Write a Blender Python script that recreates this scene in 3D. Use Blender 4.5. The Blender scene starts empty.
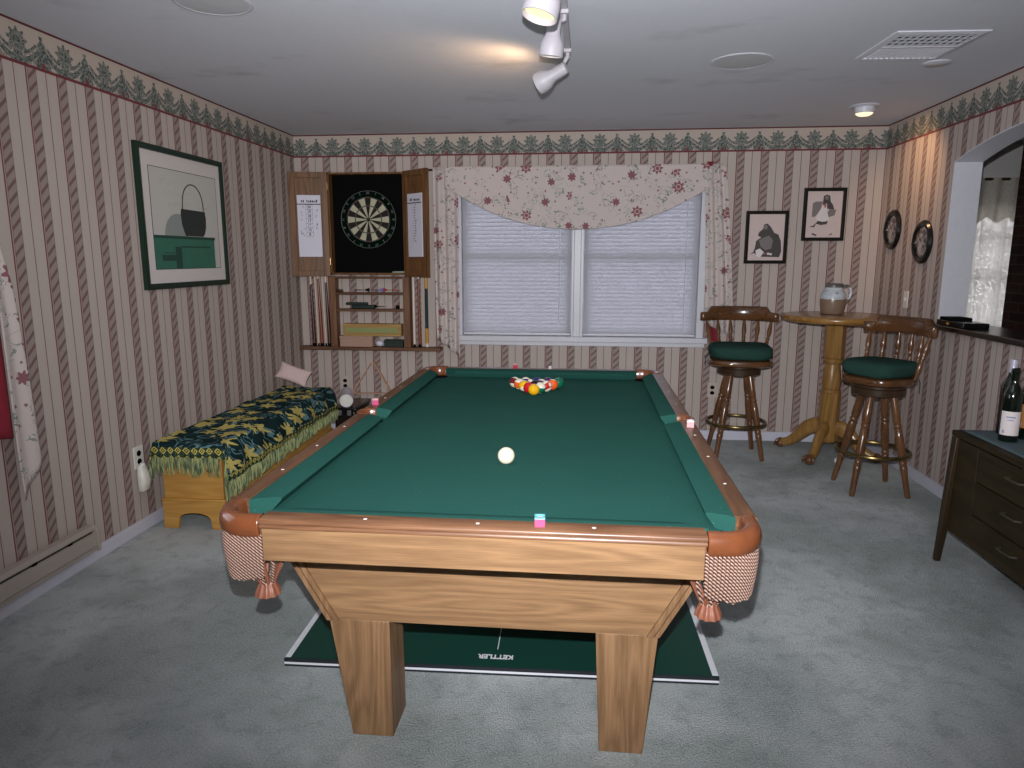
import bpy, bmesh, math, random
from mathutils import Vector, Matrix
random.seed(7)
PI = math.pi
sin, cos, rad = math.sin, math.cos, math.radians
scene = bpy.context.scene
col = scene.collection

# ------------------------------------------------------------------ room numbers (metres)
XL, XR, YB, ZC = -1.982, 2.340, 2.604, 2.292      # left wall, right wall, back wall, ceiling
YF = -3.90                                        # wall behind the photographer
WT = 0.145                                        # wall thickness
KX, KY = 5.6, 3.40                                # far sides of the next room
ZR, ZBED = 0.747, 0.702                           # rail top and bed of the pool table

# ------------------------------------------------------------------ materials
def C(r, g, b):
    f = lambda v: (v / 255 / 12.92) if v / 255 <= 0.04045 else ((v / 255 + 0.055) / 1.055) ** 2.4
    return (f(r), f(g), f(b), 1.0)

class NB:
    """small node builder"""
    def __init__(s, name, rough=0.6, spec=0.5, coat=0.0, metal=0.0, sheen=0.0):
        s.mat = bpy.data.materials.new(name)
        s.mat.use_nodes = True
        s.t = s.mat.node_tree
        s.b = s.t.nodes['Principled BSDF']
        s.out = s.t.nodes['Material Output']
        s.b.inputs['Roughness'].default_value = rough
        s.b.inputs['Specular IOR Level'].default_value = spec
        s.b.inputs['Metallic'].default_value = metal
        s.b.inputs['Coat Weight'].default_value = coat
        s.b.inputs['Coat Roughness'].default_value = 0.12
        s.b.inputs['Sheen Weight'].default_value = sheen
    def put(s, sock, v):
        if hasattr(v, 'is_output'):
            s.t.links.new(v, sock)
        elif v is not None:
            sock.default_value = v
    def node(s, ty, **kw):
        n = s.t.nodes.new(ty)
        for k, v in kw.items():
            setattr(n, k, v)
        return n
    def m(s, op, a, b=None, c=None):
        n = s.node('ShaderNodeMath', operation=op)
        for i, v in enumerate((a, b, c)):
            if v is not None:
                s.put(n.inputs[i], v)
        return n.outputs[0]
    def add(s, a, b): return s.m('ADD', a, b)
    def sub(s, a, b): return s.m('SUBTRACT', a, b)
    def mul(s, a, b): return s.m('MULTIPLY', a, b)
    def absv(s, a): return s.m('ABSOLUTE', a)
    def less(s, a, b): return s.m('LESS_THAN', a, b)
    def more(s, a, b): return s.m('GREATER_THAN', a, b)
    def fract(s, a): return s.m('FRACT', a)
    def both(s, a, b): return s.m('MULTIPLY', a, b)
    def either(s, a, b): return s.m('MAXIMUM', a, b)
    def between(s, x, lo, hi): return s.both(s.more(x, lo), s.less(x, hi))
    def ss(s, x, lo, hi):
        n = s.node('ShaderNodeMapRange', interpolation_type='SMOOTHSTEP')
        s.put(n.inputs[0], x); s.put(n.inputs[1], lo); s.put(n.inputs[2], hi)
        return n.outputs[0]
    def mix(s, f, a, b):
        n = s.node('ShaderNodeMix', data_type='RGBA')
        s.put(n.inputs[0], f); s.put(n.inputs[6], a); s.put(n.inputs[7], b)
        return n.outputs[2]
    def pos(s, kind='Object'):
        return s.node('ShaderNodeTexCoord').outputs[kind]
    def world(s):
        return s.node('ShaderNodeNewGeometry').outputs['Position']
    def sep(s, v):
        n = s.node('ShaderNodeSeparateXYZ'); s.put(n.inputs[0], v)
        return n.outputs
    def comb(s, x, y, z=0.0):
        n = s.node('ShaderNodeCombineXYZ')
        s.put(n.inputs[0], x); s.put(n.inputs[1], y); s.put(n.inputs[2], z)
        return n.outputs[0]
    def scale(s, v, k):
        n = s.node('ShaderNodeMapping')
        s.put(n.inputs['Vector'], v); n.inputs['Scale'].default_value = k
        return n.outputs[0]
    def noise(s, v, scale=5, detail=3, rough=0.5, dist=0.0):
        n = s.node('ShaderNodeTexNoise')
        s.put(n.inputs['Vector'], v)
        n.inputs['Scale'].default_value = scale; n.inputs['Detail'].default_value = detail
        n.inputs['Roughness'].default_value = rough; n.inputs['Distortion'].default_value = dist
        return n.outputs['Fac']
    def voro(s, v, scale, rnd=1.0):
        n = s.node('ShaderNodeTexVoronoi')
        s.put(n.inputs['Vector'], v)
        n.inputs['Scale'].default_value = scale; n.inputs['Randomness'].default_value = rnd
        return n
    def bump(s, h, strength=0.3, dist=0.01):
        n = s.node('ShaderNodeBump')
        s.put(n.inputs['Height'], h)
        n.inputs['Strength'].default_value = strength; n.inputs['Distance'].default_value = dist
        s.t.links.new(n.outputs[0], s.b.inputs['Normal'])
    def color(s, c):
        s.put(s.b.inputs['Base Color'], c)
        return s.mat

def plain(name, c, rough=0.6, spec=0.5, coat=0.0, metal=0.0, vary=0.06, sc=40, sheen=0.0):
    b = NB(name, rough, spec, coat, metal, sheen)
    n = b.noise(b.pos(), sc, 3)
    dark = tuple(v * (1 - vary) for v in c[:3]) + (1,)
    lite = tuple(min(1, v * (1 + vary)) for v in c[:3]) + (1,)
    return b.color(b.mix(n, dark, lite))

def wood(name, c1, c2, axis=0, rough=0.4, spec=0.4, coat=0.0, sc=1.0, rings=True, amt=1.0):
    """grain running along the given axis of the object"""
    b = NB(name, rough, spec, coat)
    p = b.pos()
    k = [18.0 * sc] * 3; k[axis] = 0.9 * sc
    fine = [240.0 * sc] * 3; fine[axis] = 6.0 * sc
    n1 = b.noise(b.scale(p, k), 1.0, 4, 0.55, 0.6)
    n2 = b.noise(b.scale(p, fine), 1.0, 2, 0.6)
    f = n1
    if rings:
        k3 = [5.0 * sc] * 3; k3[axis] = 0.55 * sc
        n3 = b.noise(b.scale(p, k3), 1.0, 2, 0.5)
        r = b.absv(b.sub(b.fract(b.mul(n3, 13.0)), 0.5))
        f = b.add(b.mul(n1, 0.62), b.mul(r, 0.55))
    f = b.add(b.mul(f, 0.62), b.mul(n2, 0.44))
    f = b.ss(f, 0.30, 0.72)
    if amt != 1.0:
        f = b.add(b.mul(f, amt), 0.5 * (1 - amt))
    return b.color(b.mix(f, c1, c2))

def wallpaper(name, axis, sgn, phase, period, spear, bper=0.2515):
    """striped paper with a twisted-rope band in every stripe and a palmette border under the ceiling"""
    b = NB(name, 0.72, 0.25)
    o = b.sep(b.world())
    U, Z = b.mul(o[axis], sgn), o[2]
    f = b.fract(b.m('DIVIDE', b.sub(U, phase), period))
    cream, cream2 = C(178, 166, 159), C(189, 178, 171)
    fib = b.noise(b.comb(b.mul(U, 220), b.mul(Z, 6)), 1.0, 2)
    c = b.mix(fib, cream, cream2)
    rope = b.both(b.more(f, 0.065), b.less(f, 0.345))
    # rope: slanting strands
    g = b.fract(b.sub(b.m('DIVIDE', Z, 0.050), b.mul(f, 3.2)))
    strand = b.ss(b.absv(b.sub(g, 0.5)), 0.10, 0.24)
    rc = b.mix(strand, C(118, 92, 92), C(152, 139, 132))
    edge = b.absv(b.sub(f, 0.205))
    rc = b.mix(b.ss(edge, 0.118, 0.136), rc, C(110, 92, 88))
    c = b.mix(rope, c, rc)
    c = b.mix(b.less(f, 0.036), c, C(112, 50, 60))
    c = b.mix(b.between(f, 0.036, 0.065), c, C(172, 150, 143))
    c = b.mix(b.between(f, 0.638, 0.664), c, C(124, 96, 94))
    # border
    zb = ZC - 0.165
    h = b.sub(Z, zb + 0.012)
    q = b.fract(b.add(b.m('DIVIDE', b.sub(U, spear), bper), 0.5))
    x = b.absv(b.mul(b.sub(q, 0.5), bper))
    bc = b.mix(fib, C(178, 164, 154), C(188, 176, 165))
    tone = b.noise(b.comb(b.mul(U, 85), b.mul(Z, 85)), 1.0, 3)
    ink = b.mix(b.ss(tone, 0.36, 0.64), C(60, 72, 70), C(132, 136, 130))
    # spear leaf
    lobes = b.mul(b.absv(b.m('SINE', b.mul(h, 88.0))), 0.011)
    w = b.add(b.mul(b.sub(0.122, h), 0.30), lobes)
    spear_m = b.both(b.less(x, w), b.less(h, 0.124))
    # scrolls to both sides
    curve = b.add(b.mul(b.m('POWER', b.m('MAXIMUM', b.sub(0.092, x), 0.0), 1.5), 2.5), 0.014)
    scr = b.both(b.less(b.absv(b.sub(h, curve)), 0.0125), b.between(x, 0.010, 0.104))
    curve2 = b.add(curve, 0.030)
    scr2 = b.both(b.less(b.absv(b.sub(h, curve2)), 0.0075), b.between(x, 0.03, 0.10))
    # palmette between two spears
    xf = b.sub(x, bper / 2); hf = b.sub(h, 0.076)
    rr = b.m('SQRT', b.add(b.mul(xf, xf), b.mul(hf, hf)))
    th = b.m('ARCTAN2', xf, hf)
    petal = b.add(0.046, b.mul(b.m('COSINE', b.mul(th, 9.0)), 0.008))
    fan = b.less(rr, petal)
    stem = b.both(b.less(b.absv(xf), b.add(0.020, b.mul(b.sub(0.03, h), 0.8))), b.between(h, 0.0, 0.05))
    fine = b.both(fan, b.less(b.m('COSINE', b.mul(th, 18.0)), -0.55))
    bc = b.mix(b.both(b.less(h, curve2), b.more(tone, 0.50)), bc, C(138, 130, 122))
    mot = b.either(b.either(spear_m, scr), b.either(b.either(fan, stem), scr2))
    bc = b.mix(mot, bc, ink)
    bc = b.mix(b.both(fine, b.more(rr, 0.018)), bc, C(140, 138, 130))
    bc = b.mix(b.both(b.less(x, 0.008), b.less(h, 0.022)), bc, C(128, 60, 66))
    bc = b.mix(b.less(h, 0.0), bc, C(112, 52, 58))
    bc = b.mix(b.more(Z, ZC - 0.009), bc, C(92, 44, 50))
    c = b.mix(b.more(Z, zb), c, bc)
    b.bump(fib, 0.05, 0.002)
    return b.color(c)

def floral(name, ax_u, back=None):
    """cream curtain cloth with scattered red flowers, buds and grey-green sprigs"""
    b = NB(name, 0.85, 0.15)
    o = b.sep(b.pos())
    U, Z = o[ax_u], o[2]
    p = b.comb(U, Z)
    c = b.mix(b.noise(p, 300, 2), C(196, 184, 180), C(207, 196, 192))
    # sprigs: thin broken curls
    n = b.noise(p, 22, 1, 0.4, 1.2)
    line = b.less(b.absv(b.sub(n, 0.5)), 0.022)
    patch = b.more(b.noise(p, 9, 1), 0.50)
    c = b.mix(b.both(line, patch), c, C(130, 142, 136))
    def flowers(cc, scale, rmax, pet, colour, thr, core):
        v = b.voro(p, scale, 0.85)
        d = b.sep(v.outputs['Position'])
        dx, dz = b.sub(U, d[0]), b.sub(Z, d[1])
        r = b.m('SQRT', b.add(b.mul(dx, dx), b.mul(dz, dz)))
        th = b.m('ARCTAN2', dx, dz)
        rnd = b.sep(v.outputs['Color'])
        lim = b.mul(b.add(0.72, b.mul(b.m('COSINE', b.add(b.mul(th, pet), b.mul(rnd[2], 6.0))), 0.17)), b.add(rmax * 0.7, b.mul(rnd[1], rmax * 0.45)))
        on = b.both(b.less(r, lim), b.more(rnd[0], thr))
        tint = b.mix(b.noise(p, 120, 2), colour, tuple(k * 0.72 for k in colour[:3]) + (1,))
        cc = b.mix(on, cc, tint)
        if core:
            ring = b.both(b.both(b.more(rnd[0], thr), b.between(r, rmax * 0.30, rmax * 0.42)), b.more(rnd[1], 0.4))
            cc = b.mix(ring, cc, C(200, 176, 170))
        return cc
    c = flowers(c, 15.0, 0.0090, 3, C(150, 104, 108), 0.45, False)
    c = flowers(c, 6.4, 0.045, 7, C(148, 100, 106), 0.46, True)
    if back:
        bf = b.node('ShaderNodeNewGeometry').outputs['Backfacing']
        c = b.mix(bf, c, back)
    return b.color(c)

def throw_mat(name):
    b = NB(name, 0.95, 0.05)
    p = b.pos(); o = b.sep(p)
    warp = b.noise(p, 7, 1)
    U = b.add(o[0], b.mul(warp, 0.10)); V = b.add(o[1], b.mul(warp, 0.16))
    Zs = b.mul(o[2], 0.9)
    q = b.comb(b.sub(U, Zs), b.add(V, Zs), 0.0)
    c = b.mix(b.noise(p, 260, 2), C(20, 38, 40), C(32, 54, 55))
    # curling stems
    n = b.noise(q, 6.5, 1, 0.4, 1.6)
    c = b.mix(b.less(b.absv(b.sub(b.fract(b.mul(n, 5.0)), 0.5)), 0.115), c, C(94, 126, 132))
    # leaves and lilies
    v = b.voro(q, 6.6, 0.85); d = b.sep(v.outputs['Position']); oq = b.sep(q)
    dx, dy = b.sub(oq[0], d[0]), b.sub(oq[1], d[1])
    r = b.m('SQRT', b.add(b.mul(dx, dx), b.mul(dy, dy))); th = b.m('ARCTAN2', dx, dy)
    rnd = b.sep(v.outputs['Color'])
    lim = b.mul(b.add(b.add(0.62, b.mul(b.m('COSINE', b.add(b.mul(th, 6.0), b.mul(rnd[1], 6.0))), 0.24)), b.mul(b.sub(b.noise(q, 38, 1), 0.5), 0.9)), 0.070)
    leaf = b.both(b.less(r, lim), b.more(rnd[0], 0.16))
    c = b.mix(leaf, c, b.mix(b.noise(q, 90, 2), C(176, 162, 86), C(212, 198, 122)))
    b.bump(b.noise(p, 500, 2), 0.25, 0.002)
    return b.color(c)

def ball_stripe(name, c, stripe):
    b = NB(name, 0.08, 0.5, coat=0.3)
    o = b.sep(b.pos())
    ivory = C(236, 228, 206)
    band = b.less(b.absv(o[2]), 0.0150) if stripe else 1.0
    cc = b.mix(band, ivory, c)
    spot = b.both(b.more(o[0], 0.0262), 1.0)
    return b.color(b.mix(spot, cc, ivory))

M = {}
M['paper_back'] = wallpaper('wallpaper_back', 0, 1.0, -0.394, 0.1706, -0.294)
M['paper_left'] = wallpaper('wallpaper_left', 1, 1.0, -0.048, 0.1712, 0.056, 0.2575)
M['paper_right'] = wallpaper('wallpaper_right', 1, -1.0, -1.566, 0.158, -1.49, 0.24)

def ceil_mat():
    b = NB('ceiling_paint', 0.8, 0.2)
    p = b.world()
    n = b.noise(b.scale(p, (1.0, 1.6, 1.0)), 1.3, 4, 0.6)
    k = b.ss(n, 0.56, 0.74)
    c = b.mix(b.noise(p, 60, 2), C(214, 216, 224), C(220, 222, 230))
    c = b.mix(b.mul(k, 0.40), c, C(140, 140, 142))
    b.bump(b.noise(p, 90, 3), 0.06, 0.004)
    return b.color(c)
M['ceiling'] = ceil_mat()

def carpet_mat():
    b = NB('carpet_pile', 0.95, 0.1)
    p = b.world()
    big = b.noise(p, 1.3, 3, 0.6, 0.5)
    mid = b.noise(p, 13, 4, 0.7, 0.6)
    fine = b.noise(p, 150, 3, 0.8)
    c = b.mix(b.ss(big, 0.36, 0.64), C(164, 173, 171), C(206, 213, 214))
    c = b.mix(b.mul(b.ss(mid, 0.46, 0.70), 0.36), c, C(118, 131, 128))
    c = b.mix(b.mul(b.ss(fine, 0.50, 0.72), 0.55), c, C(226, 231, 238))
    c = b.mix(b.mul(b.ss(fine, 0.50, 0.28), 0.42), c, C(88, 101, 102))
    b.bump(b.add(b.mul(fine, 0.8), b.mul(mid, 0.4)), 0.9, 0.014)
    return b.color(c)
M['carpet'] = carpet_mat()

def felt_mat():
    b = NB('green_felt', 0.95, 0.05)
    p = b.pos()
    f = b.noise(p, 420, 2)
    c = b.mix(b.noise(p, 5, 3), C(34, 77, 70), C(40, 85, 77))
    c = b.mix(b.mul(b.ss(f, 0.45, 0.8), 0.3), c, C(60, 110, 101))
    lint = b.voro(p, 26, 1.0)
    c = b.mix(b.less(lint.outputs['Distance'], 0.055), c, C(60, 124, 114))
    b.bump(f, 0.15, 0.001)
    return b.color(c)
M['felt'] = felt_mat()
M['white_paint'] = plain('white_gloss_paint', C(206, 206, 214), 0.4)
M['lamp_paint'] = plain('lamp_enamel', C(176, 172, 178), 0.45)
M['base_paint'] = plain('baseboard_paint', C(204, 204, 218), 0.45)
M['white_plastic'] = plain('white_plastic', C(220, 218, 210), 0.35)
M['oak'] = wood('honey_oak_laminate', C(118, 89, 62), C(152, 118, 84), 0, 0.5, 0.3, sc=1.5)
M['oak_y'] = wood('honey_oak_laminate_long', C(118, 89, 62), C(152, 118, 84), 1, 0.5, 0.3, sc=1.5)
M['oak_z'] = wood('honey_oak_laminate_upright', C(112, 84, 58), C(150, 116, 84), 2, 0.5, 0.3, sc=1.6)
M['rail'] = wood('red_oak_rail', C(86, 56, 37), C(122, 86, 61), 0, 0.34, 0.4, sc=1.5)
M['rail_y'] = wood('red_oak_rail_long', C(86, 56, 37), C(122, 86, 61), 1, 0.34, 0.4, sc=1.5)
M['leather'] = plain('tan_pocket_leather', C(112, 64, 38), 0.24, 0.5, 0.18, vary=0.28, sc=26)
M['leather_pale'] = plain('ribbed_leather', C(132, 82, 62), 0.4, vary=0.15, sc=60)
M['black'] = plain('matt_black', C(9, 9, 9), 0.9, 0.1)
M['black_gloss'] = plain('gloss_black', C(16, 16, 17), 0.25)
M['pearl'] = plain('pearl_inlay', C(238, 234, 226), 0.25)

def cord_mat():
    b = NB('twisted_cord', 0.8, 0.2)
    o = b.sep(b.pos())
    s = b.fract(b.add(b.mul(o[2], 115.0), b.mul(b.add(o[0], o[1]), 92.0)))
    return b.color(b.mix(b.ss(b.absv(b.sub(s, 0.5)), 0.15, 0.28), C(186, 156, 140), C(70, 44, 38)))
M['cord'] = cord_mat()
M['pingpong'] = plain('dark_green_board', C(20, 62, 52), 0.5, 0.3)
M['pp_edge'] = plain('board_edge_dark', C(30, 34, 40), 0.5)
M['pp_white'] = plain('board_white_line', C(222, 224, 232), 0.5)
M['pine'] = wood('golden_pine', C(172, 124, 58), C(198, 152, 80), 0, 0.45, 0.4)
M['throw'] = throw_mat('woven_throw')
def fringe_mat():
    b = NB('fringe_yarn', 0.9, 0.1)
    n = b.noise(b.scale(b.pos(), (90, 90, 14)), 1.0, 3)
    return b.color(b.mix(b.ss(n, 0.36, 0.64), C(70, 92, 74), C(164, 168, 116)))
M['fringe'] = fringe_mat()
def braid_mat():
    b = NB('fringe_heading', 0.9, 0.1)
    o = b.sep(b.pos())
    a = b.absv(b.sub(b.fract(b.mul(b.add(o[0], o[1]), 24.0)), 0.5))
    e = b.absv(b.sub(b.fract(b.mul(o[2], 24.0)), 0.5))
    k = b.add(a, e)
    n = b.noise(b.pos(), 120, 2)
    c = b.mix(b.ss(n, 0.45, 0.6), C(34, 52, 48), C(70, 86, 66))
    c = b.mix(b.less(b.absv(b.sub(k, 0.36)), 0.085), c, C(190, 178, 88))
    c = b.mix(b.less(k, 0.12), c, C(190, 178, 88))
    return b.color(c)
M['braid'] = braid_mat()
M['pink_cloth'] = plain('pale_pink_cloth', C(206, 182, 178), 0.85)
M['roll_paper'] = plain('white_paper_roll', C(214, 210, 220), 0.7)
M['roll_rim'] = plain('grey_card_rim', C(138, 132, 124), 0.7)
M['cab'] = wood('brown_cabinet_wood', C(84, 56, 30), C(130, 90, 54), 2, 0.45, 0.4)
M['cab_x'] = wood('brown_shelf_wood', C(84, 58, 42), C(118, 84, 62), 0, 0.5, 0.3)
M['cab_z'] = wood('brown_post_wood', C(96, 66, 46), C(134, 98, 72), 2, 0.5, 0.3)
M['card'] = plain('white_score_card', C(214, 212, 226), 0.5, vary=0.02)
M['ink'] = plain('dark_ink', C(52, 52, 60), 0.7)
M['ink_blue'] = plain('faded_blue_ink', C(150, 152, 188), 0.7)
M['sisal_cream'] = plain('cream_sisal', C(182, 178, 152), 0.9)
M['sisal_black'] = plain('black_sisal', C(24, 20, 18), 0.85)
M['dart_green'] = plain('dartboard_green', C(12, 40, 28), 0.85)
M['dart_red'] = plain('dartboard_red', C(84, 34, 30), 0.85)
M['dart_number_ring'] = plain('dartboard_outer_green', C(6, 20, 14), 0.95, 0.05)
M['wire'] = plain('silver_wire', C(136, 148, 144), 0.35, metal=0.6)
M['cue_dark'] = wood('dark_cue_wood', C(46, 24, 16), C(80, 44, 30), 2, 0.3, 0.5, rings=False)
M['cue_red'] = wood('red_brown_cue_wood', C(96, 44, 28), C(140, 70, 44), 2, 0.3, 0.5, rings=False)
M['cue_light'] = plain('maple_cue_shaft', C(216, 192, 168), 0.3)
M['cue_white'] = plain('pale_cue_shaft', C(222, 206, 196), 0.3)
M['cue_gold'] = plain('gold_cue_paint', C(186, 140, 40), 0.35)
M['cue_wrap'] = plain('dark_teal_wrap', C(32, 48, 54), 0.8)
M['blue_flight'] = plain('pale_blue_plastic', C(134, 132, 196), 0.5)
M['red_flight'] = plain('red_plastic', C(160, 68, 66), 0.5)
M['dark_case'] = plain('dark_green_case', C(18, 38, 30), 0.6)
M['tan_box'] = plain('tan_cardboard', C(170, 138, 122), 0.8)
M['long_box'] = wood('yellow_wood_box', C(150, 114, 66), C(178, 148, 92), 0, 0.6, 0.3)
M['box_green'] = plain('olive_label', C(138, 146, 92), 0.7)
M['pale_green'] = plain('pale_green_plastic', C(150, 176, 152), 0.5)
M['brass'] = plain('aged_brass', C(126, 108, 70), 0.25, metal=0.9)
M['cream_plastic'] = plain('cream_plastic', C(190, 176, 166), 0.4)
M['stool_x'] = wood('stool_brown_wood_x', C(66, 42, 24), C(106, 70, 42), 0, 0.22, 0.5, 0.3, rings=False)
M['stool_z'] = wood('stool_brown_wood_z', C(70, 46, 28), C(116, 78, 50), 2, 0.22, 0.5, 0.3, rings=False)
M['swivel'] = plain('dark_swivel_wood', C(58, 42, 28), 0.35)
M['cushion'] = plain('dark_green_cushion_cloth', C(42, 68, 61), 0.95, 0.05, vary=0.12, sc=120)
M['table_oak'] = wood('golden_oak', C(124, 86, 40), C(164, 122, 66), 0, 0.25, 0.5, 0.25)
M['table_oak_z'] = wood('golden_oak_upright', C(122, 88, 42), C(160, 122, 68), 2, 0.3, 0.5, 0.15)
def jug_mat():
    b = NB('stoneware_glaze', 0.3, 0.5)
    o = b.sep(b.pos())
    z = b.add(o[2], b.mul(b.noise(b.pos(), 18, 2), 0.010))
    top = b.mix(b.noise(b.pos(), 30, 3), C(176, 186, 194), C(206, 212, 214))
    sw = b.noise(b.scale(b.pos(), (1, 1, 2.2)), 16, 1, 0.4, 2.0)
    top = b.mix(b.both(b.less(b.absv(b.sub(sw, 0.5)), 0.018), b.between(o[2], 0.10, 0.165)), top, C(90, 104, 124))
    low = b.mix(b.noise(b.pos(), 25, 3), C(112, 92, 76), C(138, 116, 98))
    c = b.mix(b.more(z, 0.110), low, top)
    c = b.mix(b.more(o[2], 0.183), c, C(96, 92, 92))
    return b.color(c)
M['jug'] = jug_mat()
M['frame_green'] = plain('dark_green_frame', C(10, 40, 28), 0.35)
M['frame_black'] = plain('black_brown_frame', C(26, 25, 20), 0.7, 0.2)
M['mat_white'] = plain('white_mat_board', C(206, 200, 196), 0.8, vary=0.02)
M['print_paper'] = plain('print_paper', C(190, 188, 182), 0.8, vary=0.03)
M['print_teal'] = plain('print_teal', C(52, 106, 88), 0.8, vary=0.18, sc=14)
M['print_teal_dark'] = plain('print_dark_teal', C(32, 68, 58), 0.8, vary=0.15, sc=14)
M['print_shadow'] = plain('print_grey', C(138, 146, 142), 0.8)
M['print_dark'] = plain('print_charcoal', C(44, 48, 48), 0.8, vary=0.25, sc=70)
M['print_faint'] = plain('print_faint_grey', C(166, 164, 160), 0.8)
M['sketch_paper'] = plain('pinkish_paper', C(208, 190, 186), 0.8, vary=0.03)
M['sketch_dark'] = plain('sketch_charcoal', C(74, 70, 68), 0.8, vary=0.3, sc=120)
M['sketch_mid'] = plain('sketch_grey', C(126, 118, 116), 0.8, vary=0.25, sc=120)
M['sketch_red'] = plain('sketch_red', C(182, 92, 92), 0.8)
M['sketch_white'] = plain('sketch_white', C(222, 214, 212), 0.8)
def plate_mat():
    b = NB('grey_plate_picture', 0.15, 0.5, coat=0.4)
    p = b.pos()
    n = b.noise(p, 22, 3, 0.6)
    c = b.mix(b.ss(n, 0.35, 0.65), C(70, 66, 72), C(170, 162, 160))
    return b.color(c)
M['plate'] = plate_mat()
M['heater'] = plain('beige_heater_enamel', C(166, 156, 148), 0.45, vary=0.03)
M['heater_dark'] = plain('heater_slot', C(44, 56, 50), 0.6)
M['walnut'] = wood('dark_walnut', C(38, 31, 16), C(58, 47, 27), 1, 0.6, 0.2)
M['walnut_z'] = wood('dark_walnut_upright', C(36, 28, 16), C(58, 45, 28), 2, 0.45, 0.35)
M['ledge'] = wood('dark_ledge_wood', C(26, 18, 14), C(46, 32, 24), 1, 0.25, 0.5, 0.2)
M['runner'] = plain('blue_grey_runner_cloth', C(74, 92, 98), 0.9, vary=0.15, sc=200)
M['red_cloth'] = plain('dull_red_lacquer', C(132, 64, 56), 0.5)
M['handle_metal'] = plain('dull_bronze', C(70, 66, 54), 0.6, metal=0.3)
M['steel'] = plain('brushed_steel', C(150, 150, 150), 0.35, metal=0.8)
def glass_mat(name, c, rough=0.05, tr=1.0):
    b = NB(name, rough, 0.5)
    b.b.inputs['Transmission Weight'].default_value = tr
    b.b.inputs['IOR'].default_value = 1.45
    n = b.noise(b.pos(), 8, 2)
    return b.color(b.mix(n, c, tuple(v * 0.95 for v in c[:3]) + (1,)))
M['bottle_dark'] = plain('near_black_green_glass', C(9, 20, 13), 0.06, 0.6, 0.5)
M['foil_silver'] = plain('silver_foil', C(206, 204, 220), 0.3, metal=0.4)
M['foil_gold'] = plain('olive_gold_foil', C(120, 112, 50), 0.35, metal=0.4)
M['label_white'] = plain('white_bottle_label', C(222, 212, 212), 0.6)
M['label_amber'] = plain('amber_bottle_label', C(176, 120, 60), 0.6)
M['speaker_cloth'] = plain('off_white_grille', C(198, 198, 202), 0.7, vary=0.08, sc=300)
M['vent_dark'] = plain('vent_shade', C(40, 48, 48), 0.7)
M['brick'] = None
def brick_mat():
    b = NB('dark_brick', 0.85, 0.2)
    n = b.node('ShaderNodeTexBrick')
    o = b.sep(b.world())
    b.put(n.inputs['Vector'], b.comb(b.add(o[0], o[1]), o[2]))
    n.inputs['Scale'].default_value = 1.0
    n.inputs['Brick Width'].default_value = 0.21; n.inputs['Row Height'].default_value = 0.07
    n.inputs['Mortar Size'].default_value = 0.006
    n.inputs['Color1'].default_value = C(62, 38, 30); n.inputs['Color2'].default_value = C(46, 30, 25)
    n.inputs['Mortar'].default_value = C(70, 60, 52)
    return b.color(n.outputs['Color'])
M['brick'] = brick_mat()
M['kitchen_paint'] = plain('pale_plaster', C(188, 186, 184), 0.8, vary=0.03)
def cloth_translucent(name, c, amount, lace=False):
    b = NB(name, 0.8, 0.1)
    n = b.noise(b.pos(), 40, 3)
    cc = b.mix(n, tuple(v * 0.96 for v in c[:3]) + (1,), c)
    b.put(b.b.inputs['Base Color'], cc)
    t = b.node('ShaderNodeBsdfTranslucent'); b.put(t.inputs['Color'], cc)
    mx = b.node('ShaderNodeMixShader'); mx.inputs[0].default_value = amount
    b.t.links.new(b.b.outputs[0], mx.inputs[1]); b.t.links.new(t.outputs[0], mx.inputs[2])
    last = mx.outputs[0]
    if lace:
        tp = b.node('ShaderNodeBsdfTransparent')
        v = b.voro(b.pos(), 60, 1.0)
        m2 = b.node('ShaderNodeMixShader')
        b.put(m2.inputs[0], b.mul(b.less(v.outputs['Distance'], 0.30), 0.25))
        b.t.links.new(last, m2.inputs[1]); b.t.links.new(tp.outputs[0], m2.inputs[2])
        last = m2.outputs[0]
    b.t.links.new(last, b.out.inputs['Surface'])
    return b.mat
M['blind'] = cloth_translucent('white_blind_slats', C(216, 216, 222), 0.45)
M['lace'] = cloth_translucent('lace_curtain_cloth', C(214, 208, 198), 0.5, True)
M['floral'] = floral('floral_curtain_cloth', 0)
M['floral_y'] = floral('floral_curtain_cloth_side', 1)
M['lining'] = plain('crimson_lining_cloth', C(128, 26, 44), 0.85)
def pane_mat():
    b = NB('window_glass', 0.0, 0.5)
    g = b.node('ShaderNodeBsdfGlossy'); g.inputs['Roughness'].default_value = 0.02
    t = b.node('ShaderNodeBsdfTransparent')
    fr = b.node('ShaderNodeFresnel'); fr.inputs['IOR'].default_value = 1.45
    mx = b.node('ShaderNodeMixShader')
    b.t.links.new(fr.outputs[0], mx.inputs[0]); b.t.links.new(t.outputs[0], mx.inputs[1]); b.t.links.new(g.outputs[0], mx.inputs[2])
    b.t.links.new(mx.outputs[0], b.out.inputs['Surface'])
    return b.mat
M['pane'] = pane_mat()
def lamp_mat(name, c, s):
    b = NB(name, 0.4)
    b.color(tuple(v * 0.35 for v in c[:3]) + (1,))
    b.b.inputs['Emission Color'].default_value = c
    b.b.inputs['Emission Strength'].default_value = s
    return b.mat
M['lamp_hot'] = lamp_mat('lit_lamp_face', (1.0, 0.80, 0.42, 1), 1.15)
M['lamp_soft'] = lamp_mat('lit_downlight_face', (1.0, 0.80, 0.55, 1), 1.2)
M['chalk_blue'] = plain('blue_chalk', C(98, 164, 176), 0.9)
M['chalk_pink'] = plain('pink_chalk_paper', C(182, 70, 112), 0.7)
M['chalk_pale'] = plain('pale_pink_chalk_paper', C(206, 160, 164), 0.7)
M['chalk_red'] = plain('red_chalk_paper', C(176, 40, 56), 0.7)
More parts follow.
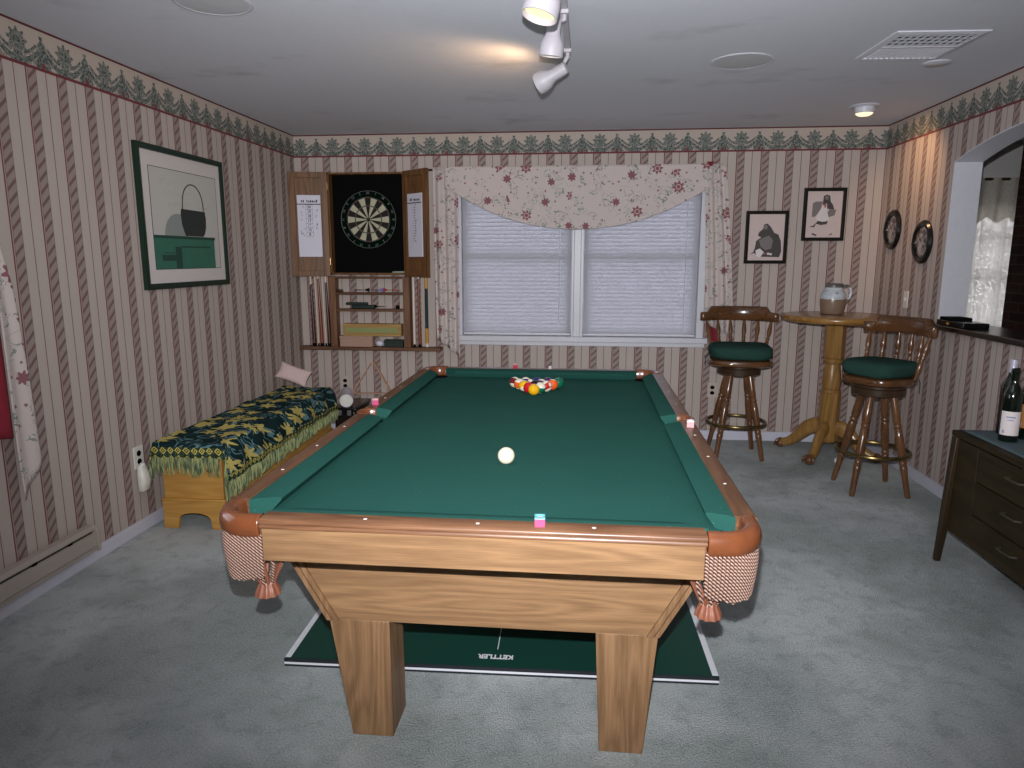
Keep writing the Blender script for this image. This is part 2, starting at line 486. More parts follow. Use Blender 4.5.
M['ivory'] = plain('ivory_ball', C(232, 222, 196), 0.1, 0.5, 0.3, vary=0.02)
M['white_matt'] = plain('white_celluloid', C(224, 222, 224), 0.4)

# ------------------------------------------------------------------ mesh builder
class MB:
    def __init__(s):
        s.v = []; s.f = []; s.mi = []; s.M = Matrix.Identity(4); s.cur = 0
    def at(s, m=None):
        s.M = m if m is not None else Matrix.Identity(4); return s
    def mat(s, i):
        s.cur = i; return s
    def addv(s, pts):
        b = len(s.v)
        s.v.extend(tuple(s.M @ Vector(p)) for p in pts)
        return b
    def face(s, idx):
        s.f.append(tuple(idx)); s.mi.append(s.cur)
    def box(s, x0, x1, y0, y1, z0, z1):
        b = s.addv([(x0, y0, z0), (x1, y0, z0), (x1, y1, z0), (x0, y1, z0), (x0, y0, z1), (x1, y0, z1), (x1, y1, z1), (x0, y1, z1)])
        for q in ((3, 2, 1, 0), (4, 5, 6, 7), (0, 1, 5, 4), (1, 2, 6, 5), (2, 3, 7, 6), (3, 0, 4, 7)):
            s.face([b + i for i in q])
        return s
    def cbox(s, c, d):
        return s.box(c[0] - d[0] / 2, c[0] + d[0] / 2, c[1] - d[1] / 2, c[1] + d[1] / 2, c[2] - d[2] / 2, c[2] + d[2] / 2)
    def hexa(s, pts):
        b = s.addv(pts)
        for q in ((3, 2, 1, 0), (4, 5, 6, 7), (0, 1, 5, 4), (1, 2, 6, 5), (2, 3, 7, 6), (3, 0, 4, 7)):
            s.face([b + i for i in q])
        return s
    def loft(s, rings, closed=True, cap=True):
        """rings: lists of points of the same length"""
        n = len(rings[0])
        bs = [s.addv(r) for r in rings]
        for a, b in zip(bs, bs[1:]):
            for i in range(n if closed else n - 1):
                j = (i + 1) % n
                s.face((a + i, a + j, b + j, b + i))
        if cap and closed:
            s.face([bs[0] + i for i in range(n)][::-1]); s.face([bs[-1] + i for i in range(n)])
        return s
    def lathe(s, prof, seg=32, sx=1.0, sy=1.0, cap=True, a0=0.0):
        return s.loft([[(r * cos(a0 + 2 * PI * i / seg) * sx, r * sin(a0 + 2 * PI * i / seg) * sy, z) for i in range(seg)] for r, z in prof], True, cap)
    def prism(s, outline, h0, h1, plane='xy'):
        f = {'xy': lambda a, b, h: (a, b, h), 'xz': lambda a, b, h: (a, h, b), 'yz': lambda a, b, h: (h, a, b)}[plane]
        return s.loft([[f(a, b, h0) for a, b in outline], [f(a, b, h1) for a, b in outline]])
    def tube(s, path, r, seg=8, cap=True, closed=False):
        path = [Vector(p) for p in path]; n = len(path)
        rs = r if isinstance(r, (list, tuple)) else [r] * n
        rings = []; up = None
        for i, p in enumerate(path):
            if closed:
                t = path[(i + 1) % n] - path[i - 1]
            else:
                t = path[min(i + 1, n - 1)] - path[max(i - 1, 0)]
            t.normalize()
            if up is None:
                up = Vector((0, 0, 1)) if abs(t.z) < 0.9 else Vector((1, 0, 0))
            a = t.cross(up)
            if a.length < 1e-6: a = t.orthogonal()
            a.normalize(); b = t.cross(a); up = -b if False else a.cross(t)
            rings.append([tuple(p + (a * cos(2 * PI * k / seg) + b * sin(2 * PI * k / seg)) * rs[i]) for k in range(seg)])
        if closed: rings.append(rings[0])
        return s.loft(rings, True, cap and not closed)
    def sweep(s, prof, path, ups=None):
        """prof: (offset to the outside, z) closed section swept along a level path of (x, y); outside is to the right of travel"""
        n = len(path); rings = []
        for i, (x, y) in enumerate(path):
            x0, y0 = path[max(i - 1, 0)]; x1, y1 = path[min(i + 1, n - 1)]
            t = Vector((x1 - x0, y1 - y0)).normalized(); o = Vector((t.y, -t.x))
            rings.append([(x + o.x * d, y + o.y * d, z) for d, z in prof])
        return s.loft(rings)
    def sphere(s, c, r, seg=24, rings=14, sc=(1, 1, 1)):
        pr = []
        for k in range(1, rings):
            a = PI * k / rings
            pr.append([(c[0] + r * sc[0] * sin(a) * cos(2 * PI * i / seg), c[1] + r * sc[1] * sin(a) * sin(2 * PI * i / seg), c[2] - r * sc[2] * cos(a)) for i in range(seg)])
        b0 = s.addv([(c[0], c[1], c[2] - r * sc[2])]); bs = [s.addv(q) for q in pr]; b1 = s.addv([(c[0], c[1], c[2] + r * sc[2])])
        for i in range(seg):
            j = (i + 1) % seg
            s.face((b0, bs[0] + j, bs[0] + i)); s.face((b1, bs[-1] + i, bs[-1] + j))
            for a, b in zip(bs, bs[1:]):
                s.face((a + i, a + j, b + j, b + i))
        return s
    def grid(s, nu, nv, fn):
        b = s.addv([fn(i / nu, j / nv) for j in range(nv + 1) for i in range(nu + 1)])
        for j in range(nv):
            for i in range(nu):
                a = b + j * (nu + 1) + i
                s.face((a, a + 1, a + nu + 2, a + nu + 1))
        return s
    def build(s, name, mats, parent=None, bevel=0.0, sharp=35, solid=0.0, flat=False, label=None, kind=None, segs=2, sub=0):
        off = Vector((0, 0, 0)); p = parent; local = None
        while p is not None:
            off += p.location; local = local or p.get('_local'); p = p.parent
        me = bpy.data.meshes.new(name)
        me.from_pydata([tuple(Vector(v) - (off if not local else Vector((0, 0, 0)))) for v in s.v], [], s.f)
        mats = mats if isinstance(mats, (list, tuple)) else [mats]
        for m in mats: me.materials.append(m)
        me.polygons.foreach_set('material_index', s.mi)
        bm = bmesh.new(); bm.from_mesh(me)
        bmesh.ops.recalc_face_normals(bm, faces=bm.faces)
        bm.to_mesh(me); bm.free()
        if not flat:
            me.polygons.foreach_set('use_smooth', [True] * len(me.polygons))
            me.set_sharp_from_angle(angle=rad(sharp))
        o = bpy.data.objects.new(name, me); col.objects.link(o)
        if parent is not None: o.parent = parent
        if solid:
            md = o.modifiers.new('thickness', 'SOLIDIFY'); md.thickness = solid; md.offset = 0
        if bevel:
            md = o.modifiers.new('soft_edges', 'BEVEL'); md.width = bevel; md.segments = segs; md.limit_method = 'ANGLE'; md.angle_limit = rad(40)
        if sub:
            md = o.modifiers.new('smooth', 'SUBSURF'); md.levels = sub; md.render_levels = sub
        if label: o['label'] = label
        if kind: o['kind'] = kind
        return o

def tag(o, label, cat, group=None):
    o['label'] = label; o['category'] = cat
    if group: o['group'] = group
    return o
LOCALS = []
def thing(name, label, cat, loc=(0, 0, 0), rz=0.0, group=None, local=False):
    o = bpy.data.objects.new(name, None); col.objects.link(o)
    o.empty_display_size = 0.05
    o.location = loc; o.rotation_euler = (0, 0, rz)
    if local:
        o['_local'] = 1; LOCALS.append(o)
    return tag(o, label, cat, group)
def struct(mb, name, mats, **k):
    o = mb.build(name, mats, None, **k); o['kind'] = 'structure'; return o
def copy_tree(o, parent=None):
    c = o.copy(); col.objects.link(c); c.parent = parent
    for ch in list(o.children): copy_tree(ch, c)
    return c
def text_mesh(txt, size, depth=0.0004, off=0.0):
    cu = bpy.data.curves.new('lettering', 'FONT'); cu.body = txt; cu.size = size; cu.align_x = 'CENTER'; cu.align_y = 'CENTER'
    cu.extrude = depth; cu.offset = off
    o = bpy.data.objects.new('lettering', cu); col.objects.link(o)
    dg = bpy.context.evaluated_depsgraph_get()
    me = bpy.data.meshes.new_from_object(o.evaluated_get(dg))
    vs = [tuple(v.co) for v in me.vertices]; fs = [tuple(p.vertices) for p in me.polygons]
    bpy.data.objects.remove(o); bpy.data.curves.remove(cu); bpy.data.meshes.remove(me)
    return vs, fs
def add_text(mb, txt, size, mtx, off=0.0):
    vs, fs = text_mesh(txt, size, 0.0004, off)
    keep = mb.M; mb.at(mtx); b = mb.addv(vs); mb.at(keep)
    for f in fs: mb.face([b + i for i in f])
def arc(cx, cy, r, a0, a1, n, ry=None):
    ry = r if ry is None else ry
    return [(cx + r * cos(rad(a0 + (a1 - a0) * i / n)), cy + ry * sin(rad(a0 + (a1 - a0) * i / n))) for i in range(n + 1)]
def rrect(x0, x1, y0, y1, r, n=5):
    return arc(x1 - r, y0 + r, r, -90, 0, n) + arc(x1 - r, y1 - r, r, 0, 90, n) + arc(x0 + r, y1 - r, r, 90, 180, n) + arc(x0 + r, y0 + r, r, 180, 270, n)
def R3(rx=0, ry=0, rz=0, loc=(0, 0, 0)):
    return Matrix.Translation(loc) @ Matrix.Rotation(rz, 4, 'Z') @ Matrix.Rotation(ry, 4, 'Y') @ Matrix.Rotation(rx, 4, 'X')
def along(p, d, loc=None):
    """matrix with local z along direction d, at p"""
    q = Vector(d).normalized().to_track_quat('Z', 'Y')
    return Matrix.Translation(p) @ q.to_matrix().to_4x4()

# ------------------------------------------------------------------ the room
mb = MB(); mb.box(XL - WT, KX, YF, KY + 0.2, -0.08, 0.0)
struct(mb, 'floor', M['carpet'])
mb = MB(); mb.box(XL - WT, KX, YF, KY + 0.2, ZC, ZC + 0.10)
struct(mb, 'ceiling', M['ceiling'])
WX0, WX1, WZ0, WZ1 = -0.715, 1.105, 0.765, 1.98          # back window opening
mb = MB()
mb.box(XL - WT, WX0, YB, YB + WT, 0, ZC); mb.box(WX1, XR + WT, YB, YB + WT, 0, ZC)
mb.box(WX0, WX1, YB, YB + WT, 0, WZ0); mb.box(WX0, WX1, YB, YB + WT, WZ1, ZC)
struct(mb, 'wall_back', M['paper_back'], flat=True)
# left wall with the second window, which stands out of frame beside the side curtain
LY0, LY1, LZ0, LZ1 = -1.75, -0.62, 0.75, 1.95
mb = MB()
mb.box(XL - WT, XL, LY1, YB, 0, ZC); mb.box(XL - WT, XL, YF, LY0, 0, ZC)
mb.box(XL - WT, XL, LY0, LY1, 0, LZ0); mb.box(XL - WT, XL, LY0, LY1, LZ1, ZC)
struct(mb, 'wall_left', M['paper_left'], flat=True)
mb = MB()
mb.box(XL - WT + 0.02, XL - 0.02, LY0, LY0 + 0.05, LZ0, LZ1); mb.box(XL - WT + 0.02, XL - 0.02, LY1 - 0.05, LY1, LZ0, LZ1)
mb.box(XL - WT + 0.02, XL - 0.02, LY0, LY1, LZ0, LZ0 + 0.05); mb.box(XL - WT + 0.02, XL - 0.02, LY0, LY1, LZ1 - 0.05, LZ1)
mb.box(XL - WT + 0.04, XL - 0.04, LY0, LY1, 1.33, 1.37)
w2 = struct(mb, 'window_2', M['white_paint'])
mb = MB(); mb.box(XL - 0.09, XL - 0.085, LY0 + 0.05, LY1 - 0.05, LZ0 + 0.05, LZ1 - 0.05); mb.build('pane', M['pane'], w2)
# right wall with the arched opening
AY0, AY1 = -0.32, 1.62                                    # opening along the wall
AZ0, AZS, AZT = 0.965, 1.92, 2.035
ym, yh = (AY0 + AY1) / 2, (AY1 - AY0) / 2
def arch_pts(n=40):
    return [(ym + yh * cos(PI * i / n), AZS + (AZT - AZS) * (1 - abs(cos(PI * i / n)) ** 2.4)) for i in range(n + 1)]
def arch_wall(mb, x0, x1):
    mb.box(x0, x1, AY1, YB, 0, ZC); mb.box(x0, x1, YF, AY0, 0, ZC); mb.box(x0, x1, AY0, AY1, 0, AZ0)
    pts = arch_pts()
    a = mb.addv([(x, y, z) for x in (x0, x1) for y, z in pts] + [(x, y, ZC) for x in (x0, x1) for y, z in pts])
    n = len(pts)
    for i in range(n - 1):
        mb.face((a + i, a + i + 1, a + 2 * n + i + 1, a + 2 * n + i))
        mb.face((a + n + i, a + n + i + 1, a + 3 * n + i + 1, a + 3 * n + i))
        mb.face((a + i, a + i + 1, a + n + i + 1, a + n + i))
mb = MB(); arch_wall(mb, XR, XR + WT)
struct(mb, 'wall_right', M['paper_right'], flat=True)
# white lining of the arch: thin plaster skin on jambs and soffit, lapping a hair over the paper
mb = MB()
pts = [(AY1, AZ0)] + arch_pts() + [(AY0, AZ0)]
ring = []
for i, (y, z) in enumerate(pts):
    y0, z0 = pts[max(i - 1, 0)]; y1, z1 = pts[min(i + 1, len(pts) - 1)]
    t = Vector((y1 - y0, z1 - z0)).normalized(); nrm = Vector((-t.y, t.x))
    inn = (y - ym) * nrm.x + (z - 1.4) * nrm.y
    if inn > 0: nrm = -nrm
    e = 0.006
    ring.append([(XR - 0.004, y, z), (XR + WT + 0.004, y, z), (XR + WT + 0.004, y + nrm.x * e, z + nrm.y * e), (XR - 0.004, y + nrm.x * e, z + nrm.y * e)])
mb.loft(ring)
struct(mb, 'trim_1', M['white_paint'], sharp=30)
mb = MB(); mb.box(XL - WT, KX, YF - WT, YF, 0, ZC); struct(mb, 'wall_front', M['kitchen_paint'], flat=True)
# next room, seen through the arch
KWX0, KWX1, KWZ0, KWZ1 = 3.18, 4.1, 0.72, 1.82
mb = MB()
mb.box(XR + WT, KWX0, KY, KY + WT, 0, ZC); mb.box(KWX1, KX, KY, KY + WT, 0, ZC)
mb.box(KWX0, KWX1, KY, KY + WT, 0, KWZ0); mb.box(KWX0, KWX1, KY, KY + WT, KWZ1, ZC)
mb.box(XR, XR + WT, YB + WT, KY + WT, 0, ZC)
struct(mb, 'wall_next_room_back', M['kitchen_paint'], flat=True)
mb = MB(); mb.box(KX, KX + WT, YF, KY + WT, 0, ZC); struct(mb, 'wall_next_room_side', M['kitchen_paint'], flat=True)
mb = MB(); mb.box(3.43, 4.3, 2.60, 2.95, 0, ZC); struct(mb, 'wall_chimney', M['brick'], flat=True)
mb = MB()
for x in (KWX0, KWX1 - 0.06, 3.39, 3.62): mb.box(x, x + (0.06 if x in (KWX0, KWX1 - 0.06) else 0.028), KY + 0.03, KY + 0.09, KWZ0, KWZ1)
for z in (KWZ0, KWZ1 - 0.06, 1.20, 1.53): mb.box(KWX0, KWX1, KY + 0.03, KY + 0.09, z, z + (0.06 if z in (KWZ0, KWZ1 - 0.06) else 0.028))
w3 = struct(mb, 'window_3', M['white_paint'])
mb = MB(); mb.box(KWX0 + 0.03, KWX1 - 0.03, KY + 0.06, KY + 0.064, KWZ0 + 0.03, KWZ1 - 0.03); mb.build('pane', M['pane'], w3)
t = thing('lace_curtain', 'sheer white lace curtain on the window seen through the arch', 'curtain', (3.64, KY - 0.05, 0.72))
mb = MB()
mb.grid(60, 10, lambda u, v: (3.14 + 1.02 * u, KY - 0.05 + 0.012 * sin(u * 70), 0.76 + 1.06 * v)); mb.build('panel', M['lace'], t)
mb = MB()
mb.grid(60, 8, lambda u, v: (3.12 + 1.06 * u, KY - 0.085 + 0.015 * sin(u * 52 + v), 2.0 - v * (0.30 + 0.05 * abs(sin(u * 22))))); mb.build('valance', M['lace'], t)
mb = MB(); mb.tube([(3.10, KY - 0.075, 1.99), (4.2, KY - 0.075, 1.99)], 0.012, 10); mb.build('rod', M['brass'], t)
# baseboards
mb = MB(); mb.box(XL, XR, YB - 0.014, YB, 0, 0.072); struct(mb, 'baseboard_back', M['base_paint'], bevel=0.003)
mb = MB(); mb.box(XL, XL + 0.014, YF, YB, 0, 0.066); struct(mb, 'baseboard_left', M['base_paint'], bevel=0.003)
mb = MB(); mb.box(XR - 0.014, XR, YF, YB, 0, 0.072); struct(mb, 'baseboard_right', M['base_paint'], bevel=0.003)

# ------------------------------------------------------------------ back window: frame, sashes, panes
mb = MB()
y0, y1 = YB - 0.012, YB + 0.10
mb.box(WX0 - 0.012, WX0 + 0.022, y0, y1, WZ0, WZ1); mb.box(WX1 - 0.022, WX1 + 0.03, y0, y1, WZ0, WZ1)
mb.box(WX0 - 0.012, WX1 + 0.03, y0, y1, WZ1 - 0.03, WZ1 + 0.02)
w1 = struct(mb, 'window_1', M['white_paint'], bevel=0.003)
mb = MB(); mb.box(0.145, 0.163, y0 - 0.004, y1, WZ0, WZ1); mb.box(0.163, 0.213, y0 + 0.012, y1, WZ0, WZ1); mb.box(0.213, 0.235, y0 - 0.004, y1, WZ0, WZ1)
mb.build('mullion', M['white_paint'], w1, bevel=0.003)
mb = MB(); mb.box(WX0 - 0.02, WX1 + 0.06, YB - 0.045, y1, WZ0 - 0.022, WZ0 + 0.018); mb.box(WX0 - 0.005, WX1 + 0.045, YB - 0.016, YB, WZ0 - 0.055, WZ0 - 0.022)
mb.build('sill', M['white_paint'], w1, bevel=0.004)
for a, b in ((WX0 + 0.022, 0.145), (0.235, WX1 - 0.022)):
    mb = MB()
    for x in (a, b - 0.04): mb.box(x, x + 0.04, YB + 0.06, YB + 0.10, WZ0 + 0.018, WZ1 - 0.03)
    for z in (WZ0 + 0.018, 1.365, WZ1 - 0.07): mb.box(a, b, YB + 0.06, YB + 0.10, z, z + 0.04)
    s_ = mb.build('sash', M['white_paint'], w1, bevel=0.003)
    mb = MB(); mb.box(a + 0.04, b - 0.04, YB + 0.078, YB + 0.083, WZ0 + 0.05, WZ1 - 0.06); mb.build('pane', M['pane'], s_)
for a, b, lab in ((WX0 + 0.026, 0.141, 'white slatted blind lowered over the left half of the wide window'), (0.239, WX1 - 0.026, 'white slatted blind lowered over the right half of the wide window')):
    zb = WZ0 + 0.022
    t = thing('window_blind', lab, 'blind', ((a + b) / 2, YB + 0.025, zb), 0, 'blinds on the back window')
    mb = MB(); z = zb + 0.022
    sp = 0.0295
    while z < WZ1 - 0.075:
        for k in range(1):
            q = [(YB + 0.042, z + 0.0325), (YB + 0.031, z + 0.018), (YB + 0.0185, z)]
            q2 = [(y + 0.0012, zz) for y, zz in q]
            mb.loft([[(x, y, zz) for y, zz in q + q2[::-1]] for x in (a, b)])
        z += sp
    mb.build('slats', M['blind'], t)
    mb = MB(); mb.box(a, b, YB + 0.014, YB + 0.046, zb, zb + 0.018); mb.build('bottom_rail', M['white_paint'], t, bevel=0.003)
    mb = MB(); mb.box(a, b, YB + 0.012, YB + 0.046, WZ1 - 0.07, WZ1 - 0.032); mb.build('head_rail', M['white_paint'], t, bevel=0.003)
    mb = MB()
    for xx in (b - 0.09,): mb.tube([(xx, YB + 0.018, WZ1 - 0.07), (xx, YB + 0.018, zb + 0.01)], 0.0012, 6)
    mb.build('cord', M['white_paint'], t)

# curtain set on one rod
t = thing('curtain_rod', 'thin dark rod above the wide window carrying the floral drapery', 'curtain rod', (0.18, YB - 0.06, 2.035))
mb = MB(); mb.tube([(-0.945, YB - 0.034, 2.022), (1.20, YB - 0.034, 2.022)], 0.008, 10); mb.build('pole', M['cue_dark'], t)
for x in (-0.94, 1.195):
    mb = MB(); mb.sphere((x, YB - 0.034, 2.022), 0.012, 12, 8); mb.tube([(x, YB - 0.034, 2.022), (x, YB - 0.001, 2.022)], 0.006, 8); mb.build('bracket', M['cue_dark'], t)
def zswag(x):
    k = (x - 0.18) / 0.93
    return 1.590 + 0.285 * abs(k) ** 2.15
def fswag(u, v):
    x = -0.80 + 1.94 * u
    z1 = zswag(max(-0.75, min(1.11, x)))
    z = 2.034 + (z1 - 2.034) * v
    y = YB - 0.106 - 0.016 * v * (1 - ((x - 0.18) / 0.97) ** 2) + 0.004 * sin(18 * v + 3 * x) * v + 0.003 * sin(x * 40) * (1 - v)
    return (x, y, z)
mb = MB(); mb.grid(90, 26, fswag)
t = thing('swag_valance', 'wide floral swag draped across the top of the window', 'valance', (0.18, YB - 0.08, 1.6))
mb.build('swag', M['floral'], t, solid=0.003)
mb = MB()
hem = [(x, fswag((x + 0.8) / 1.94, 1.0)[1] - 0.004, zswag(x) + 0.012) for x in [-0.74 + 1.84 * i / 60 for i in range(61)]]
mb.loft([[(x, y - 0.006, z - 0.018), (x, y + 0.010, z - 0.020), (x, y + 0.010, z + 0.012), (x, y - 0.004, z + 0.014)] for x, y, z in hem]); mb.build('hem', M['floral'], t)
def drape(name, lab, x0t, x1t, x0b, x1b, zb0, zb1, lining=None):
    t = thing(name, lab, 'curtain', ((x0t + x1t) / 2, YB - 0.05, min(zb0, zb1)), 0, 'floral side drapes at the back window')
    def f(u, v):
        e = v ** 0.8
        x = (x0t + (x1t - x0t) * u) * (1 - e) + (x0b + (x1b - x0b) * u) * e
        zb = zb0 + (zb1 - zb0) * u
        z = 2.036 + (zb - 2.036) * v
        y = YB - 0.070 + 0.018 * sin(u * 17 + 0.6) * (0.5 + 0.5 * v) - 0.012 * sin(v * 3)
        return (x, y, z)
    mb = MB(); mb.grid(40, 30, f); mb.build('panel', M['floral'], t, solid=0.003)
    if lining:
        mb = MB(); mb.grid(6, 6, lambda u, v: (1.085 + 0.06 * u, YB - 0.120 - 0.004 * sin(u * 6), 2.046 - 0.034 * v * (1 - abs(2 * u - 1)))); mb.build('lining', M['lining'], t, solid=0.002, label='small crimson fold at the top')
        mb = MB(); mb.grid(20, 20, lining); mb.build('lining', M['lining'], t, solid=0.002, label='crimson lining at the lower hem')
    return t
drape('side_drape', 'narrow floral drape hanging left of the wide window', -0.895, -0.70, -0.885, -0.700, 0.765, 0.615)
drape('side_drape', 'narrow floral drape hanging right of the wide window', 1.085, 1.225, 1.135, 1.345, 0.90, 0.80,
      lambda u, v: (1.165 + 0.11 * u * (0.4 + 0.6 * v), YB - 0.040 - 0.006 * sin(u * 8), 0.95 - v * (0.17 + 0.05 * u)))
# curtain at the left wall window
def yr(z):
    pts = [(2.05, -0.56), (1.75, -0.43), (1.41, -0.335), (1.25, -0.300), (0.9, -0.272), (0.57, -0.258), (0.43, -0.285)]
    for (za, ya), (zb, yb) in zip(pts, pts[1:]):
        if z >= zb: return ya + (yb - ya) * (za - z) / (za - zb)
    return pts[-1][1]
def yl(z):
    pts = [(2.05, -0.62), (1.41, -0.40), (1.15, -0.378), (0.62, -0.376), (0.43, -0.366)]
    for (za, ya), (zb, yb) in zip(pts, pts[1:]):
        if z >= zb: return ya + (yb - ya) * (za - z) / (za - zb)
    return pts[-1][1]
t = thing('side_curtain', 'floral curtain edge with crimson lining at the left edge of the room', 'curtain', (XL + 0.06, -0.4, 0.43))
def fcur(u, v):
    zb = 0.435 + 0.115 * u
    z = 2.05 + (zb - 2.05) * v
    return (XL + 0.048 + 0.005 * sin(u * 7 + v * 2), yl(z) + (yr(max(z, 0.5)) - yl(z)) * u, z)
mb = MB(); mb.grid(14, 40, fcur); mb.build('panel', M['floral_y'], t, solid=0.003)
def fred(u, v):
    z = 2.05 + (0.69 + 0.05 * (1 - u) - 2.05) * v
    y1 = yl(z) + 0.012; y0_ = -0.66
    return (XL + 0.036 + 0.014 * sin(u * 16), y0_ + (y1 - y0_) * u, z)
mb = MB(); mb.grid(30, 30, fred); mb.build('lining', M['lining'], t, solid=0.003, label='crimson lining folded out')
mb = MB(); mb.tube([(XL + 0.05, -1.9, 2.06), (XL + 0.05, -0.46, 2.06)], 0.009, 10); mb.build('rod', M['cue_dark'], t)

# ------------------------------------------------------------------ pool table
pt = thing('pool_table', 'oak pool table with green cloth, leather pockets and fringed nets', 'pool table', (0, 0, 0))
OX, OY, IX, IY, NX, NY = 0.684, 1.243, 0.628, 1.187, 0.566, 1.122
# bed
out = []
def corner(sx, sy):
    a = arc(0.590, 1.146, 0.060, -80, -190, 14)
    return [(sx * x, sy * y) for x, y in a]
def side(sx):
    a = arc(0.640, 0, 0.055, 136, 224, 8)
    return [(sx * x, y) for x, y in a]
ca = corner(1, 1)                       # from the right edge to the top edge
out += [(sx, y) for sx, y in reversed([(x, -y) for x, y in ca])]     # lower right, from bottom edge up
out += [(0.64 + 0.055 * cos(rad(a)), 0.055 * sin(rad(a))) for a in range(224, 135, -8)]
out += ca
out += [(-x, y) for x, y in reversed(ca)]
out += [(-0.64 - 0.055 * cos(rad(a)), 0.055 * sin(rad(a))) for a in range(136, 225, 8)]
out += [(-x, -y) for x, y in ca]
mb = MB(); mb.prism(out, ZBED - 0.03, ZBED); mb.build('playing_cloth', M['felt'], pt)
# rails
def rail_prof(o_, i_):
    return [(i_, ZR), (o_ - 0.008, ZR), (o_ - 0.002, ZR - 0.003), (o_, ZR - 0.007), (o_, ZR - 0.012), (o_ - 0.004, ZR - 0.015), (o_ - 0.001, ZR - 0.018), (o_ - 0.001, ZR - 0.024), (o_ - 0.008, ZR - 0.028), (o_ - 0.008, ZR - 0.047), (i_, ZR - 0.047)]
def cush_prof(i_, n_):
    return [(i_ + 0.001, ZR - 0.001), (i_ - 0.016, ZR - 0.001), (n_ + 0.006, ZR - 0.010), (n_, ZR - 0.015), (n_ + 0.002, ZR - 0.021), (n_ + 0.022, ZBED), (i_ + 0.001, ZBED)]
for sy in (-1, 1):
    pr = rail_prof(OY, IY)
    mb = MB(); mb.loft([[(x, sy * d, z) for d, z in pr] for x in (-0.540, 0.540)]); mb.build('rail', M['rail'], pt, sharp=50)
    cp = cush_prof(IY, NY)
    mb = MB(); mb.loft([[(s * (0.548 - (IY - d) * 1.0), sy * d, z) for d, z in cp] for s in (-1, 1)]); mb.build('cushion', M['felt'], pt, sharp=30)
    mb = MB(); mb.box(-0.537, 0.537, min(sy * 1.216, sy * 1.236), max(sy * 1.216, sy * 1.236), 0.636, 0.7245); mb.build('apron', M['oak'], pt, bevel=0.002)
    for k in (-1, 0, 1):
        mb = MB(); mb.at(Matrix.Translation((k * 0.2794, sy * 1.2135, ZR))); mb.lathe([(0.0050, -0.0005), (0.0050, 0.0004), (0.0035, 0.0008)], 12); mb.build('diamond_sight', M['pearl'], pt)
for sx in (-1, 1):
    for sy in (-1, 1):
        pr = rail_prof(OX, IX)
        mb = MB(); mb.loft([[(sx * d, sy * y, z) for d, z in pr] for y in (0.062, 1.098)]); mb.build('rail', M['rail_y'], pt, sharp=50)
        cp = cush_prof(IX, NX)
        rings = []
        for e in (0, 1):
            rings.append([(sx * d, sy * ((0.058 + (IX - d) * 0.22) if e == 0 else (1.108 - (IX - d) * 1.0)), z) for d, z in cp])
        mb = MB(); mb.loft(rings); mb.build('cushion', M['felt'], pt, sharp=30)
        for k in (1, 2, 3):
            mb = MB(); mb.at(Matrix.Translation((sx * 0.6535, sy * k * 0.2794, ZR))); mb.lathe([(0.0050, -0.0005), (0.0050, 0.0004), (0.0035, 0.0008)], 12); mb.build('diamond_sight', M['pearl'], pt)
    mb = MB(); mb.box(min(sx * 0.657, sx * 0.677), max(sx * 0.657, sx * 0.677), -1.095, 1.095, 0.636, 0.7245); mb.build('apron', M['oak_y'], pt, bevel=0.002)
# slate bed underside
mb = MB(); mb.box(-0.64, 0.64, -1.19, 1.19, 0.655, ZBED - 0.0305)
mb2 = MB(); mb2.prism([(x * 0.99, y * 0.99) for x, y in out], 0.650, ZBED - 0.0305); mb2.build('slate', M['black'], pt)
